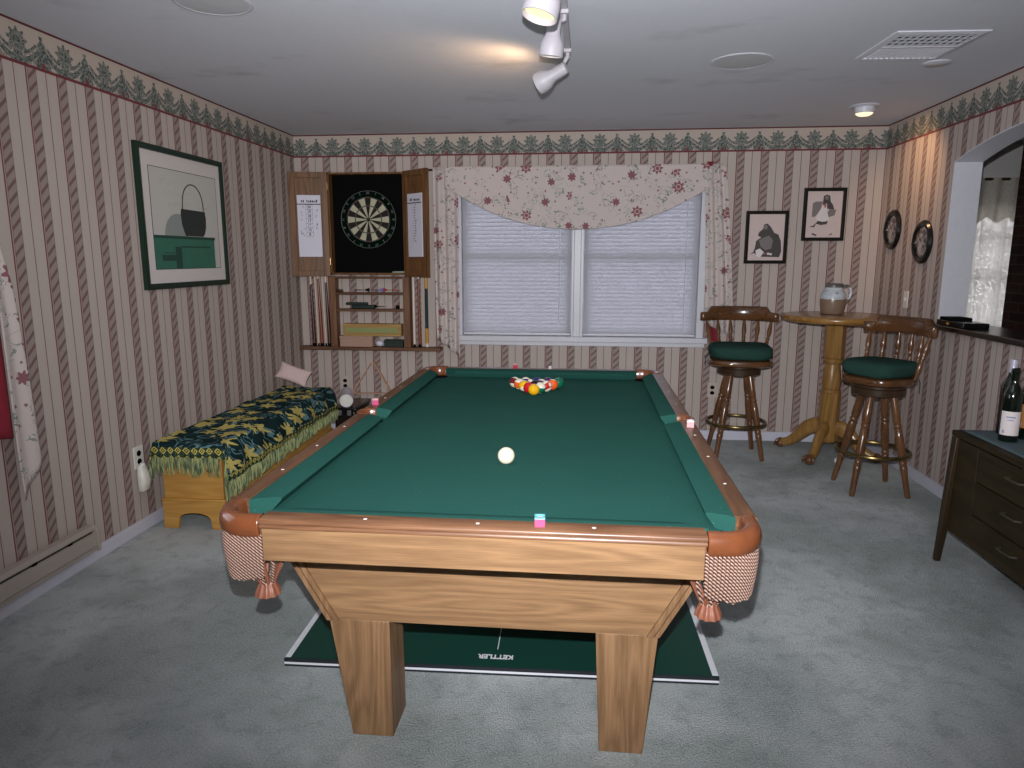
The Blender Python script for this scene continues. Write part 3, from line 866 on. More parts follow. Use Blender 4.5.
# leather corner pockets
LP = [(-0.023, 0.704), (-0.021, 0.738), (-0.015, 0.749), (0.0, 0.7535), (0.013, 0.749), (0.020, 0.738), (0.0235, 0.722), (0.022, 0.705), (0.014, 0.694), (-0.014, 0.694)]
def corner_path():
    p = [(0.542, 1.222), (0.562, 1.222)] + arc(0.576, 1.137, 0.085, 88, 2, 14) + [(0.661, 1.120), (0.661, 1.096)]
    return p
def net(pk, pathpts, cx, cy, sx, sy, tz=0.510):
    # cords hang along the outside of the leather
    n = len(pathpts)
    L = [0]
    for a, b in zip(pathpts, pathpts[1:]): L.append(L[-1] + math.hypot(b[0] - a[0], b[1] - a[1]))
    def at(d):
        for i in range(n - 1):
            if d <= L[i + 1] + 1e-9:
                k = (d - L[i]) / max(1e-9, L[i + 1] - L[i])
                return (pathpts[i][0] + (pathpts[i + 1][0] - pathpts[i][0]) * k, pathpts[i][1] + (pathpts[i + 1][1] - pathpts[i][1]) * k)
        return pathpts[-1]
    m_ = max(6, int(L[-1] / 0.0096))
    fr = MB()
    for i in range(m_ + 1):
        d = L[-1] * i / m_
        x, y = at(d)
        k = i / m_
        zlow = 0.590 - 0.016 * (1 - abs(2 * k - 1)) ** 0.6 + random.uniform(-0.004, 0.004)
        pull = 0.010
        vx, vy = cx - x, cy - y; l = math.hypot(vx, vy) or 1
        px_, py_ = x + vx / l * pull, y + vy / l * pull
        pth = [(sx * x, sy * y, 0.704), (sx * x, sy * y, 0.66), (sx * (x + (px_ - x) * 0.35), sy * (y + (py_ - y) * 0.35), 0.622), (sx * px_, sy * py_, zlow)]
        fr.tube(pth, [0.0046, 0.0050, 0.0050, 0.0042], 8)
    fr.build('fringe', M['cord'], pk)
    st = MB()
    for i in range(12):
        a = 2 * PI * i / 12
        st.mat(i % 2)
        st.tube([(sx * (cx + 0.048 * cos(a)), sy * (cy + 0.048 * sin(a)), 0.668), (sx * (cx + 0.047 * cos(a + 0.3)), sy * (cy + 0.047 * sin(a + 0.3)), 0.612), (sx * (cx + 0.018 * cos(a + 0.6)), sy * (cy + 0.018 * sin(a + 0.6)), tz + 0.038)], [0.005, 0.006, 0.0045], 6)
    st.build('net', [M['cord'], M['leather_pale']], pk)
    ts = MB()
    rings = []
    for r, z in ((0.012, tz + 0.046), (0.020, tz + 0.040), (0.021, tz + 0.034), (0.027, tz + 0.022), (0.031, tz + 0.010), (0.032, tz + 0.004), (0.024, tz + 0.003)):
        rings.append([(sx * (cx + r * (1 + 0.07 * cos(10 * a)) * cos(a)), sy * (cy + r * (1 + 0.07 * cos(10 * a)) * sin(a)), z) for a in [2 * PI * i / 60 for i in range(60)]])
    ts.loft(rings); ts.build('tassel', M['leather_pale'], pk, sharp=60)
for sx in (-1, 1):
    for sy in (-1, 1):
        path = corner_path()
        mb = MB()
        rings = []
        n = len(path)
        for i, (x, y) in enumerate(path):
            xa, ya = path[max(i - 1, 0)]; xb, yb = path[min(i + 1, n - 1)]
            tv = Vector((xb - xa, yb - ya)).normalized(); o_ = Vector((-tv.y, tv.x))
            rings.append([(sx * (x + o_.x * d), sy * (y + o_.y * d), z) for d, z in LP])
        mb.loft(rings)
        pk = mb.build('corner_pocket', M['leather'], pt, sharp=70, bevel=0.003)
        mb = MB(); mb.at(Matrix.Translation((sx * 0.590, sy * 1.146, 0)))
        mb.loft([[(r * cos(a), r * sin(a), z) for a in [2 * PI * i / 24 for i in range(24)]] for r, z in ((0.060, 0.70), (0.054, 0.655))], True, False)
        mb.build('liner', M['black'], pk, solid=0.003)
        # outside line of the cords
        po = []
        for i, (x, y) in enumerate(path):
            xa, ya = path[max(i - 1, 0)]; xb, yb = path[min(i + 1, n - 1)]
            tv = Vector((xb - xa, yb - ya)).normalized(); o_ = Vector((-tv.y, tv.x))
            po.append((x + o_.x * 0.014, y + o_.y * 0.014))
        net(pk, po, 0.563, 1.168, sx, sy)
    # side pockets
    path = [(0.630, 0.052)] + arc(0.634, 0, 0.050, 80, -80, 14) + [(0.630, -0.052)]
    SP = [(-0.011, 0.704), (-0.010, 0.742), (-0.006, 0.748), (0.0, 0.7505), (0.006, 0.748), (0.010, 0.742), (0.011, 0.704), (0.008, 0.694), (-0.008, 0.694)]
    mb = MB(); rings = []
    for i, (x, y) in enumerate(path):
        xa, ya = path[max(i - 1, 0)]; xb, yb = path[min(i + 1, len(path) - 1)]
        tv = Vector((xb - xa, yb - ya)).normalized(); o_ = Vector((-tv.y, tv.x))
        rings.append([(sx * (x + o_.x * d), y + o_.y * d, z) for d, z in SP])
    mb.loft(rings)
    pk = mb.build('side_pocket', M['leather'], pt, sharp=70, bevel=0.002)
    mb = MB(); mb.at(Matrix.Translation((sx * 0.634, 0, 0)))
    mb.loft([[(r * cos(a), r * sin(a), z) for a in [2 * PI * i / 24 for i in range(24)]] for r, z in ((0.048, 0.70), (0.044, 0.655))], True, False)
    mb.build('liner', M['black'], pk, solid=0.003)
    net(pk, [(x + 0.0, y) for x, y in arc(0.640, 0, 0.053, 60, -60, 10)], 0.640, 0.0, sx, 1)
# cradle: end panels, side panels, legs
def xpan(z): return 0.4605 + 0.575 * (z - 0.362)
for sy in (-1, 1):
    ya, yb = sorted((sy * 1.010, sy * 0.985))
    z0, z1 = 0.362, 0.655
    mb = MB(); mb.hexa([(-xpan(z0), ya, z0), (xpan(z0), ya, z0), (xpan(z0), yb, z0), (-xpan(z0), yb, z0), (-xpan(z1), ya, z1), (xpan(z1), ya, z1), (xpan(z1), yb, z1), (-xpan(z1), yb, z1)])
    ep = mb.build('end_panel', M['oak'], pt)
    for sx in (-1, 1):
        mb = MB()
        for w0, w1, t_ in ((0.0, 0.014, 0.010), (0.014, 0.019, 0.003), (0.019, 0.034, 0.010)):
            yo = sy * (1.010 + t_); yi = sy * 1.008
            pts_ = []
            for z in (z0, z1):
                a_, b_ = sx * (xpan(z) + 0.006 - w0), sx * (xpan(z) + 0.006 - w1)
                pts_ += [(a_, yo, z), (b_, yo, z), (b_, yi, z), (a_, yi, z)]
            mb.hexa(pts_)
        mb.build('corner_moulding', M['oak_z'], ep, bevel=0.001)
for sx in (-1, 1):
    mb = MB(); z0, z1 = 0.362, 0.655
    a, b = 0.0, -0.022
    mb.hexa([(sx * (xpan(z0) + a), -0.984, z0), (sx * (xpan(z0) + b), -0.984, z0), (sx * (xpan(z0) + b), 0.984, z0), (sx * (xpan(z0) + a), 0.984, z0),
             (sx * (xpan(z1) + a), -0.984, z1), (sx * (xpan(z1) + b), -0.984, z1), (sx * (xpan(z1) + b), 0.984, z1), (sx * (xpan(z1) + a), 0.984, z1)])
    mb.build('side_panel', M['oak_y'], pt)
    for sy in (-1, 1):
        z1 = 0.363
        ya, yb = sy * 1.012, sy * 0.865
        mb = MB()
        lo, li, to, ti = (0.406, 0.285, 0.4615, 0.287) if sx < 0 else (0.432, 0.310, 0.4635, 0.294)
        mb.hexa([(sx * lo, ya, 0), (sx * li, ya, 0), (sx * li, yb, 0), (sx * lo, yb, 0), (sx * to, ya, z1), (sx * ti, ya, z1), (sx * ti, yb, z1), (sx * to, yb, z1)])
        mb.build('leg', M['oak_z'], pt, bevel=0.002)

# table tennis board under the table
pp = thing('table_tennis_top', 'dark green table tennis board lying on carpet under pool table', 'table tennis board', (-0.041, 0.020, 0.0), rad(1.5), local=True)
BW, BY0, BY1, BT = 0.730, -0.695, 0.675, 0.030
mb = MB(); mb.box(-BW, BW, BY0 + 0.002, BY1, 0.001, BT); mb.build('board', M['pingpong'], pp)
mb = MB(); mb.mat(0).box(-BW - 0.001, BW + 0.001, BY0 - 0.001, BY0 + 0.002, 0.001, 0.0085); mb.mat(1).box(-BW - 0.001, BW + 0.001, BY0 - 0.0012, BY0 + 0.002, 0.0085, 0.0165); mb.mat(0).box(-BW - 0.001, BW + 0.001, BY0 - 0.001, BY0 + 0.002, 0.0165, BT - 0.0005)
mb.build('edge_band', [M['pp_edge'], M['pp_white']], pp, flat=True)
mb = MB()
for s_ in (-1, 1):
    mb = MB(); mb.box(min(s_ * BW, s_ * (BW - 0.02)), max(s_ * BW, s_ * (BW - 0.02)), BY0 + 0.006, BY1, BT, BT + 0.0006)
    mb.build('side_line', M['pp_white'], pp, flat=True)
mb = MB(); mb.box(-0.0085, -0.0055, -0.585, BY1, BT, BT + 0.0006); mb.build('centre_line', M['pp_white'], pp, flat=True)
mb = MB(); add_text(mb, 'KETTLER', 0.034, Matrix.Translation((-0.009, -0.632, BT + 0.0006)) @ Matrix.Rotation(PI, 4, 'Z') @ Matrix.Scale(0.90, 4, (1, 0, 0)), 0.0011); mb.build('lettering', M['pp_white'], pp, flat=True)

# ------------------------------------------------------------------ balls and chalk
BR = 0.0286
def ball(x, y, name, mat, label, group=None):
    mb = MB(); mb.sphere((0, 0, 0), BR, 32, 18)
    o = mb.build(name, mat); o.location = (x, y, ZBED + BR)
    o.rotation_euler = (random.uniform(0, 6), random.uniform(0, 6), random.uniform(0, 6))
    return tag(o, label, 'ball', group)
o = ball(-0.003, -0.560, 'cue_ball', M['ivory'], 'plain white cue ball alone on the green cloth')
cols = {'yellow': C(236, 178, 24), 'blue': C(24, 40, 110), 'red': C(196, 26, 34), 'purple': C(66, 36, 92), 'orange': C(236, 96, 40), 'green': C(14, 104, 74), 'maroon': C(112, 28, 32), 'black': C(12, 12, 13)}
rack = [[('yellow', 0, 'solid yellow ball at the near tip of the racked triangle')],
        [('red', 0, 'solid red ball in the second rack row, left of the green striped one'), ('green', 1, 'green striped ball just right of the yellow tip ball')],
        [('yellow', 1, 'yellow striped ball on the left edge of the rack'), ('black', 0, 'black ball in the middle of the rack'), ('red', 1, 'red striped ball on the right edge of the rack')],
        [('orange', 1, 'orange striped ball on the left edge of the rack'), ('maroon', 0, 'solid maroon ball inside the rack behind the black ball'), ('purple', 1, 'purple striped ball inside the rack'), ('orange', 0, 'solid orange ball on the right edge of the rack')],
        [('maroon', 1, 'maroon striped ball at the far left corner of the rack'), ('blue', 1, 'blue striped ball in the far row of the rack'), ('blue', 0, 'solid blue ball in the far row of the rack'), ('purple', 0, 'solid purple ball in the far row of the rack'), ('green', 0, 'solid green ball at the far right corner of the rack')]]
for k, row in enumerate(rack):
    for i, (c_, st_, lab) in enumerate(row):
        key = 'ball_%s_%d' % (c_, st_)
        M[key] = ball_stripe(('striped_' if st_ else 'solid_') + c_ + '_ball', cols[c_], st_)
        o = ball(0.003 + (i - k / 2) * 2 * BR * 1.004, 0.640 + k * 2 * BR * 0.87, 'pool_ball', M[key], lab, 'racked pool balls')
        if st_: o.rotation_euler = (random.uniform(0.1, 0.55), random.uniform(-0.5, 0.5), random.uniform(0, 6))
def chalk(x, y, z, rz, side_m, top_m, lab, s=0.022):
    t = thing('chalk_cube', lab, 'chalk', (x, y, z), rz, 'chalk cubes on the table rails', local=True)
    mb = MB(); mb.box(-s / 2, s / 2, -s / 2, s / 2, 0, s * 0.82); mb.build('paper_wrap', side_m, t, bevel=0.001)
    mb = MB()
    n = 8
    rr = [[(-s / 2 + s * i / n, -s / 2 + s * j / n, s * 0.82 + 0.004 - 0.006 * max(0, 1 - (math.hypot(i - n / 2, j - n / 2) / (n * 0.42)) ** 2)) for i in range(n + 1)] for j in range(n + 1)]
    mb.grid(n, n, lambda u, v: rr[round(v * n)][round(u * n)])
    for (ax, ay, bx, by) in ((-1, -1, 1, -1), (1, -1, 1, 1), (1, 1, -1, 1), (-1, 1, -1, -1)):
        h = s / 2
        b_ = mb.addv([(ax * h, ay * h, s * 0.8), (bx * h, by * h, s * 0.8), (bx * h, by * h, s * 0.82 + 0.004), (ax * h, ay * h, s * 0.82 + 0.004)]); mb.face((b_, b_ + 1, b_ + 2, b_ + 3))
    mb.build('chalk_top', top_m, t)
    return t
chalk(0.150, -1.212, ZR, rad(4), M['chalk_pink'], M['chalk_blue'], 'pink wrapped chalk cube with blue top on the near rail', 0.025)
chalk(0.655, -0.152, ZR, rad(-8), M['chalk_pale'], M['white_matt'], 'pale pink chalk cube on the right rail just before the side pocket', 0.027)
chalk(-0.652, 0.125, ZR, rad(12), M['chalk_pink'], M['chalk_pale'], 'pink chalk cube with pale top on the left rail beyond the side pocket', 0.027)
chalk(-0.146, 1.214, ZR, rad(3), M['chalk_red'], M['chalk_pale'], 'red wrapped chalk cube on the far rail', 0.026)
chalk(0.055, 1.214, ZR, rad(30), M['white_matt'], M['white_matt'], 'small white chalk stub on the far rail', 0.013)

# ------------------------------------------------------------------ pine chest with throw
ch = thing('blanket_chest', 'golden pine blanket chest with bracket feet along the left wall', 'chest', (-1.74, 1.25, 0))
CX0, CX1, CY0, CY1, CH = -1.892, -1.560, 0.455, 2.02, 0.445
mb = MB(); mb.box(CX0 + 0.006, CX1 - 0.006, CY0 + 0.006, CY1, 0.15, CH - 0.02); mb.build('body', M['pine'], ch, bevel=0.003)
mb = MB(); mb.box(CX0 - 0.008, CX1 + 0.008, CY0 - 0.008, CY1 + 0.008, CH - 0.02, CH); mb.build('lid', M['pine'], ch, bevel=0.005)
mb = MB()
xa, xb = CX0 - 0.002, CX1 + 0.002
cut = [(xa, 0), (xa + 0.075, 0), (xa + 0.08, 0.03)] + [(xa + 0.08 + (xb - xa - 0.16) * (0.5 - 0.5 * cos(PI * i / 10)), 0.03 + 0.055 * sin(PI * i / 10) ** 0.6) for i in range(1, 10)] + [(xb - 0.08, 0.03), (xb - 0.075, 0), (xb, 0), (xb, 0.15), (xa, 0.15)]
mb.prism(cut, CY0 - 0.004, CY0 + 0.018, 'xz'); mb.prism(cut, CY1 - 0.018, CY1 + 0.004, 'xz')
ya, yb = CY0 + 0.018, CY1 - 0.018
cut2 = [(ya, 0), (ya + 0.10, 0), (ya + 0.12, 0.06), (yb - 0.12, 0.06), (yb - 0.10, 0), (yb, 0), (yb, 0.15), (ya, 0.15)]
mb.prism(cut2, CX0 - 0.002, CX0 + 0.018, 'yz'); mb.prism(cut2, CX1 - 0.018, CX1 + 0.002, 'yz')
mb.build('bracket_base', M['pine'], ch, bevel=0.002)
mb = MB(); mb.box(CX0 - 0.006, CX1 + 0.006, CY0 - 0.008, CY1 + 0.006, 0.148, 0.162); mb.build('base_moulding', M['pine'], ch, bevel=0.004)

th_ = thing('throw', 'dark green floral throw with yellow fringe covering the pine chest', 'throw', (-1.74, 1.25, CH))
TX0, TX1, TY0, TY1 = CX0 - 0.014, CX1 + 0.016, CY0 - 0.016, 1.995
def drp(x, y):
    """position of the cloth point that lies at (x, y) when the cloth is spread flat"""
    a = max(0.0, TX0 - x, x - TX1); b = max(0.0, TY0 - y)
    sx = -1 if x < TX0 else 1
    px, py = min(max(x, TX0), TX1), max(y, TY0)
    z = CH + 0.014 + 0.005 * sin(y * 9 + x * 4) * sin(x * 14) + 0.004 * sin(y * 23)
    if a or b:
        drop = max(a, b) + 0.32 * min(a, b)
        wob = 0.008 * sin(y * 26) if a > b else 0.008 * sin(x * 40)
        kk = min(1, drop / 0.05)
        if a: px += sx * (0.008 * kk + (0.020 * min(1, drop / 0.1) + wob * kk if sx > 0 else 0.004))
        if b: py -= 0.008 * kk + 0.012 * min(1, drop / 0.1) + (wob * kk if b >= a else 0)
        z = CH + 0.012 - drop + 0.004 * (1 - kk)
    return (px, py, z)
OL, ORt, ON = 0.072, 0.150, 0.062
def fth(u, v):
    ext = ORt + 0.035 * (1 - v) ** 2
    x = TX0 - OL + (TX1 + ext - TX0 + OL) * u; y = TY1 - 0.05 * 0 + (TY0 - ON - TY1) * (1 - v)
    return drp(x, y)
mb = MB(); mb.grid(70, 120, fth); mb.build('cloth', M['throw'], th_, solid=0.005)
mb = MB()
def fbr(u, v): return tuple(Vector(drp(TX0 - OL + (TX1 + ORt + 0.035 - TX0 + OL) * u, TY0 - 0.020 - 0.050 * v)) + Vector((0, -0.004, 0)))
mb.grid(60, 4, fbr); 
def fbr2(u, v): return tuple(Vector(drp(TX1 + ORt + 0.035 * u ** 2 - 0.028 + 0.036 * v, TY1 + (TY0 - TY1) * u)) + Vector((0.004, 0, 0)))
mb.grid(90, 3, fbr2)
mb.build('heading_braid', M['braid'], th_, solid=0.003)
fr = MB()
for i in range(78):
    u = i / 77
    p = Vector(drp(TX0 - OL + (TX1 + ORt + 0.035 - TX0 + OL) * u, TY0 - 0.066)) + Vector((0, -0.003, 0))
    if u > 0.83: pass
    j = random.uniform(-0.010, 0.010); ln = 0.088 + random.uniform(-0.014, 0.014)
    fr.tube([tuple(p), (p.x + j * 0.4, p.y - 0.006, p.z - ln * 0.5), (p.x + j, p.y - 0.002 + random.uniform(-0.006, 0.004), p.z - ln)], [0.0042, 0.0048, 0.0030], 5)
for i in range(200):
    u = i / 199
    p = Vector(drp(TX1 + ORt + 0.035 * u ** 2 + 0.006, TY1 + (TY0 - TY1) * u)) + Vector((0.003, 0, 0))
    j = random.uniform(-0.012, 0.012); ln = 0.062 + random.uniform(-0.012, 0.012) + 0.02 * u
    fr.tube([tuple(p), (p.x + 0.006, p.y + j * 0.4, p.z - ln * 0.5), (p.x + random.uniform(-0.004, 0.006), p.y + j, p.z - ln)], [0.0042, 0.0050, 0.0030], 5)
fr.build('fringe', M['fringe'], th_)
# cushion in the corner on the throw
def pill(u, v):
    a, b = 2 * u - 1, 2 * v - 1
    return a, b
pc = MB()
def pillow(mb, cx, cy, cz, hx, hy, hz, mtx):
    mb.at(mtx)
    n = 16
    for s_ in (1, -1):
        def f(u, v):
            a, b = 2 * u - 1, 2 * v - 1
            e = (1 - a ** 4) * (1 - b ** 4)
            k = 1 - 0.10 * (a * a * (1 - b * b) * 0 + (1 - a * a) * abs(b) * 0.6 + (1 - b * b) * abs(a) * 0.6)
            return (a * hx * (1 - 0.10 * (1 - b * b)), b * hy * (1 - 0.10 * (1 - a * a)), s_ * hz * e ** 0.5)
        mb.grid(n, n, f)
    mb.at()
pillow(pc, 0, 0, 0, 0.115, 0.062, 0.024, R3(rad(62), rad(20), rad(4), (-1.815, 1.985, 0.556)))
o = pc.build('small_pillow', M['pink_cloth']); tag(o, 'small pale pink pillow standing on the far end of the throw', 'pillow')
# black case at the far end of the chest with a paper roll on top
t = thing('storage_case', 'black storage case on the carpet beyond the pine chest', 'case', (-1.475, 2.26, 0))
mb = MB(); mb.box(-1.555, -1.395, 2.06, 2.42, 0.002, 0.285); mb.build('body', M['black_gloss'], t, bevel=0.015, segs=3)
mb = MB(); mb.box(-1.562, -1.388, 2.053, 2.427, 0.270, 0.303); mb.build('lid', M['black_gloss'], t, bevel=0.008)
for x in (-1.51, -1.44):
    mb = MB(); mb.box(x - 0.014, x + 0.014, 2.044, 2.056, 0.247, 0.285); mb.build('latch', M['steel'], t, bevel=0.002)
t = thing('paper_roll', 'white paper roll lying on the black case beyond the chest', 'paper roll', (-1.5, 2.2, 0.303))
p0, p1 = Vector((-1.56, 2.36, 0.352)), Vector((-1.466, 2.075, 0.352))
mb = MB(); mb.at(along(p0, p1 - p0)); l_ = (p1 - p0).length; mb.lathe([(0.040, 0), (0.0465, 0.0), (0.0465, l_), (0.040, l_)], 32, cap=False); mb.build('paper', M['roll_paper'], t, solid=0.002)
mb = MB(); mb.at(along(p0, p1 - p0)); mb.lathe([(0.001, l_ - 0.006), (0.040, l_ - 0.006), (0.040, l_ + 0.002), (0.0, l_ + 0.003)], 32); mb.build('end_plug', M['white_plastic'], t)
mb = MB(); mb.at(along(p0, p1 - p0)); mb.lathe([(0.0475, l_ - 0.012), (0.0495, l_ - 0.012), (0.0495, l_ + 0.001), (0.0475, l_ + 0.001)], 32, cap=False); mb.build('rim', M['roll_rim'], t, solid=0.001)

# ------------------------------------------------------------------ dartboard cabinet
dc = thing('dartboard_cabinet', 'brown wooden dartboard cabinet with open doors left of window', 'cabinet', (-1.39, YB - 0.05, 1.255))
DX0, DX1, DZ0, DZ1, DY = -1.700, -1.110, 1.248, 2.006, YB - 0.088
mb = MB(); mb.box(DX0 + 0.001, DX1 - 0.001, YB - 0.020, YB - 0.003, DZ0 + 0.001, DZ1 - 0.001); mb.build('back_panel', M['black'], dc)
mb = MB()
mb.box(DX0, DX0 + 0.014, DY, YB - 0.002, DZ0, DZ1); mb.box(DX1 - 0.014, DX1, DY, YB - 0.002, DZ0, DZ1)
mb.box(DX0, DX1, DY, YB - 0.002, DZ1 - 0.014, DZ1); mb.box(DX0, DX1, DY, YB - 0.002, DZ0, DZ0 + 0.014)
mb.build('case_frame', M['cab'], dc, bevel=0.002)
def door(hx, hy, ang, w, sgn, lab, numbers):
    """door leaf, local x runs from the hinge outwards, local -y faces the room"""
    mtx = Matrix.Translation((hx, hy, 0)) @ Matrix.Rotation(ang, 4, 'Z')
    mb = MB(); mb.at(mtx)
    x0, x1 = (0, w) if sgn > 0 else (-w, 0)
    fw = 0.046
    mb.box(x0, x1, 0.004, 0.018, DZ0 - 0.012, DZ1 + 0.002)
    mb.box(x0, x0 + fw, -0.010, 0.004, DZ0 - 0.012, DZ1 + 0.002); mb.box(x1 - fw, x1, -0.010, 0.004, DZ0 - 0.012, DZ1 + 0.002)
    mb.box(x0 + fw, x1 - fw, -0.010, 0.004, DZ0 - 0.012, DZ0 + 0.03); mb.box(x0 + fw, x1 - fw, -0.010, 0.004, DZ1 - 0.04, DZ1 + 0.002)
    d = mb.build('door', M['cab'], dc, bevel=0.002)
    cx = (x0 + x1) / 2 + (0.004 if sgn < 0 else 0.010); cw = 0.086
    z0, z1 = DZ0 + 0.135, DZ0 + 0.590
    mb = MB(); mb.at(mtx); mb.mat(0).box(cx - cw, cx + cw, -0.016, 0.003, z0, z1)
    mb.mat(1).box(cx - cw, cx + cw, -0.0166, -0.015, z1 - 0.070, z1 - 0.063)
    random.seed(3 if sgn < 0 else 5)
    # heading: small unreadable marks
    xx = cx - 0.055
    for k in range(9):
        w_ = random.uniform(0.007, 0.012); h_ = random.uniform(0.010, 0.020)
        if k != 2: mb.mat(1).box(xx, xx + w_, -0.0165, -0.015, z1 - 0.053, z1 - 0.053 + h_)
        xx += w_ + 0.004
    base = mtx @ Matrix.Rotation(PI / 2, 4, 'X')
    if numbers:
        for k, s_ in enumerate(('20', '19', '18', '17', '16', '15', 'B')):
            zc = z1 - 0.088 - k * 0.0335
            for (a, b, c_, d_) in ((-0.024, 0.024, 0.0155, 0.0168), (-0.024, 0.024, -0.0168, -0.0155)):
                mb.mat(1).box(cx + a, cx + b, -0.0165, -0.015, zc + c_, zc + d_)
            for a in (-0.0245, 0.0232): mb.mat(1).box(cx + a, cx + a + 0.0013, -0.0165, -0.015, zc - 0.016, zc + 0.016)
            mb.mat(1); add_text(mb, s_, 0.026, mtx @ Matrix.Translation((cx, -0.0162, zc)) @ Matrix.Rotation(PI / 2, 4, 'X'), 0.0006)
        for k in range(16):
            sd = -1 if k % 3 else 1
            px_ = cx + sd * random.uniform(0.034, 0.066); pz = z1 - random.uniform(0.09, 0.31); ln = random.uniform(0.008, 0.02)
            mb.mat(2).box(px_, px_ + 0.003, -0.0163, -0.015, pz, pz + ln); mb.mat(2).box(px_ - 0.006, px_ + 0.008, -0.0163, -0.015, pz + ln * 0.5, pz + ln * 0.5 + 0.003)
        mb.mat(1).box(cx + 0.052, cx + 0.058, -0.0165, -0.015, z1 - 0.225, z1 - 0.205)
    else:
        for k in range(15):
            zc = z1 - 0.082 - k * 0.0185
            mb.mat(1).box(cx - 0.020, cx - 0.018, -0.0163, -0.015, zc - 0.006, zc + 0.005)
            w_ = random.uniform(0.016, 0.03); xo = random.uniform(-0.012, 0.0)
            mb.mat(1).box(cx + xo, cx + xo + w_, -0.0165, -0.015, zc, zc + 0.003)
            mb.mat(1).box(cx + xo + w_ * 0.4, cx + xo + w_ * 0.55, -0.0165, -0.015, zc - 0.006, zc + 0.006)
    mb.build('score_card', [M['card'], M['ink'], M['ink_blue']], d, flat=True, label=lab)
    mb = MB()
    for z in (DZ0 + 0.1, DZ1 - 0.1): mb.tube([(hx, hy - 0.002, z - 0.025), (hx, hy - 0.002, z + 0.025)], 0.005, 8)
    mb.build('hinge', M['brass'], d)
door(DX0 + 0.002, DY - 0.006, rad(13), 0.285, -1, 'white score card with a column of boxed numbers', True)
door(DX1 - 0.002, DY - 0.006, rad(-41), 0.292, 1, 'white score card with small writing', False)
random.seed(11)
# board
db = thing('dartboard', 'round dartboard with cream and black wedges in the black cabinet', 'dartboard', (-1.398, YB - 0.021, 1.661), local=True)
BRD = 0.215
mb = MB(); mb.at(R3(rx=rad(90))); mb.lathe([(BRD, 0.0), (BRD, 0.034), (BRD - 0.004, 0.038)], 64); mb.build('body', M['dart_number_ring'], db)
yf = -0.0382
def wedge(mb, r0, r1, a0, a1, y, n=4):
    b = mb.addv([(r * sin(rad(a0 + (a1 - a0) * i / n)), y, r * cos(rad(a0 + (a1 - a0) * i / n))) for r in (r0, r1) for i in range(n + 1)])
    for i in range(n): mb.face((b + i, b + i + 1, b + n + 2 + i, b + n + 1 + i))
mb = MB()
for k in range(20):
    a0, a1 = k * 18 - 9, k * 18 + 9
    dark = k % 2 == 0
    for r0, r1, kind in ((0.015, 0.098, 0), (0.098, 0.105, 1), (0.105, 0.160, 0), (0.160, 0.167, 1)):
        mb.mat((1 if dark else 0) if kind == 0 else (3 if dark else 2)); wedge(mb, r0, r1, a0, a1, yf)
mb.mat(2)
for k in range(20): wedge(mb, 0.0065, 0.015, k * 18 - 9, k * 18 + 9, yf)
mb.mat(3)
for k in range(20): wedge(mb, 0.0002, 0.0065, k * 18 - 9, k * 18 + 9, yf)
mb.build('scoring_bed', [M['sisal_cream'], M['sisal_black'], M['dart_green'], M['dart_red']], db, flat=True)
mb = MB()
for r in (0.015, 0.098, 0.105, 0.160, 0.167): mb.tube([(r * cos(2 * PI * i / 60), yf - 0.0006, r * sin(2 * PI * i / 60)) for i in range(60)], 0.0006, 5, closed=True)
for k in range(20):
    a = rad(k * 18 - 9); mb.tube([(0.015 * sin(a), yf - 0.0006, 0.015 * cos(a)), (0.17 * sin(a), yf - 0.0006, 0.17 * cos(a))], 0.0006, 5)
mb.build('wire_spider', M['wire'], db)
mb = MB()
mb.tube([((BRD - 0.003) * cos(2 * PI * i / 72), yf - 0.001, (BRD - 0.003) * sin(2 * PI * i / 72)) for i in range(72)], 0.0016, 6, closed=True)
for k, n_ in enumerate((20, 1, 18, 4, 13, 6, 10, 15, 2, 17, 3, 19, 7, 16, 8, 11, 14, 9, 12, 5)):
    a = rad(k * 18)
    add_text(mb, str(n_), 0.026, Matrix.Translation((0.196 * sin(a), yf - 0.0015, 0.196 * cos(a))) @ Matrix.Rotation(PI / 2, 4, 'X') @ Matrix.Rotation(-a, 4, 'Z'))
mb.build('number_ring', M['wire'], db)
mk = MB(); mk.box(-1.205, -1.128, YB - 0.062, YB - 0.048, DZ0 + 0.0145, DZ0 + 0.026); mk.box(-1.225, -1.205, YB - 0.060, YB - 0.050, DZ0 + 0.0145, DZ0 + 0.024)
o = mk.build('marker_pen', M['pale_green'], bevel=0.004, segs=3); tag(o, 'pale green marker pen lying inside the cabinet below the dartboard', 'pen')

# rack below the cabinet
cr = thing('cue_rack', 'brown wall rack with small shelves and a long bottom board', 'rack', (-1.42, YB - 0.05, 0.66))
RY = YB - 0.088
UX = ((-1.722, -1.672), (-1.140, -1.088))
for a, b in UX:
    mb = MB(); mb.box(a, b, RY, YB - 0.002, 0.690, 1.233); mb.build('upright', M['cab_z'], cr, bevel=0.002)
mb = MB(); mb.box(XL + 0.004, -0.852, RY - 0.012, YB - 0.002, 0.664, 0.690); mb.build('bottom_board', M['cab_x'], cr, bevel=0.004)
SZ = (1.112, 0.985)
for z in SZ:
    mb = MB(); mb.box(UX[0][1], UX[1][0], RY + 0.004, YB - 0.002, z - 0.018, z); mb.build('shelf', M['cab_x'], cr, bevel=0.002)
mb = MB(); mb.box(UX[0][1], UX[1][0], RY, YB - 0.002, 1.218, 1.233); mb.build('top_board', M['cab_x'], cr, bevel=0.002)
SH = 0.690
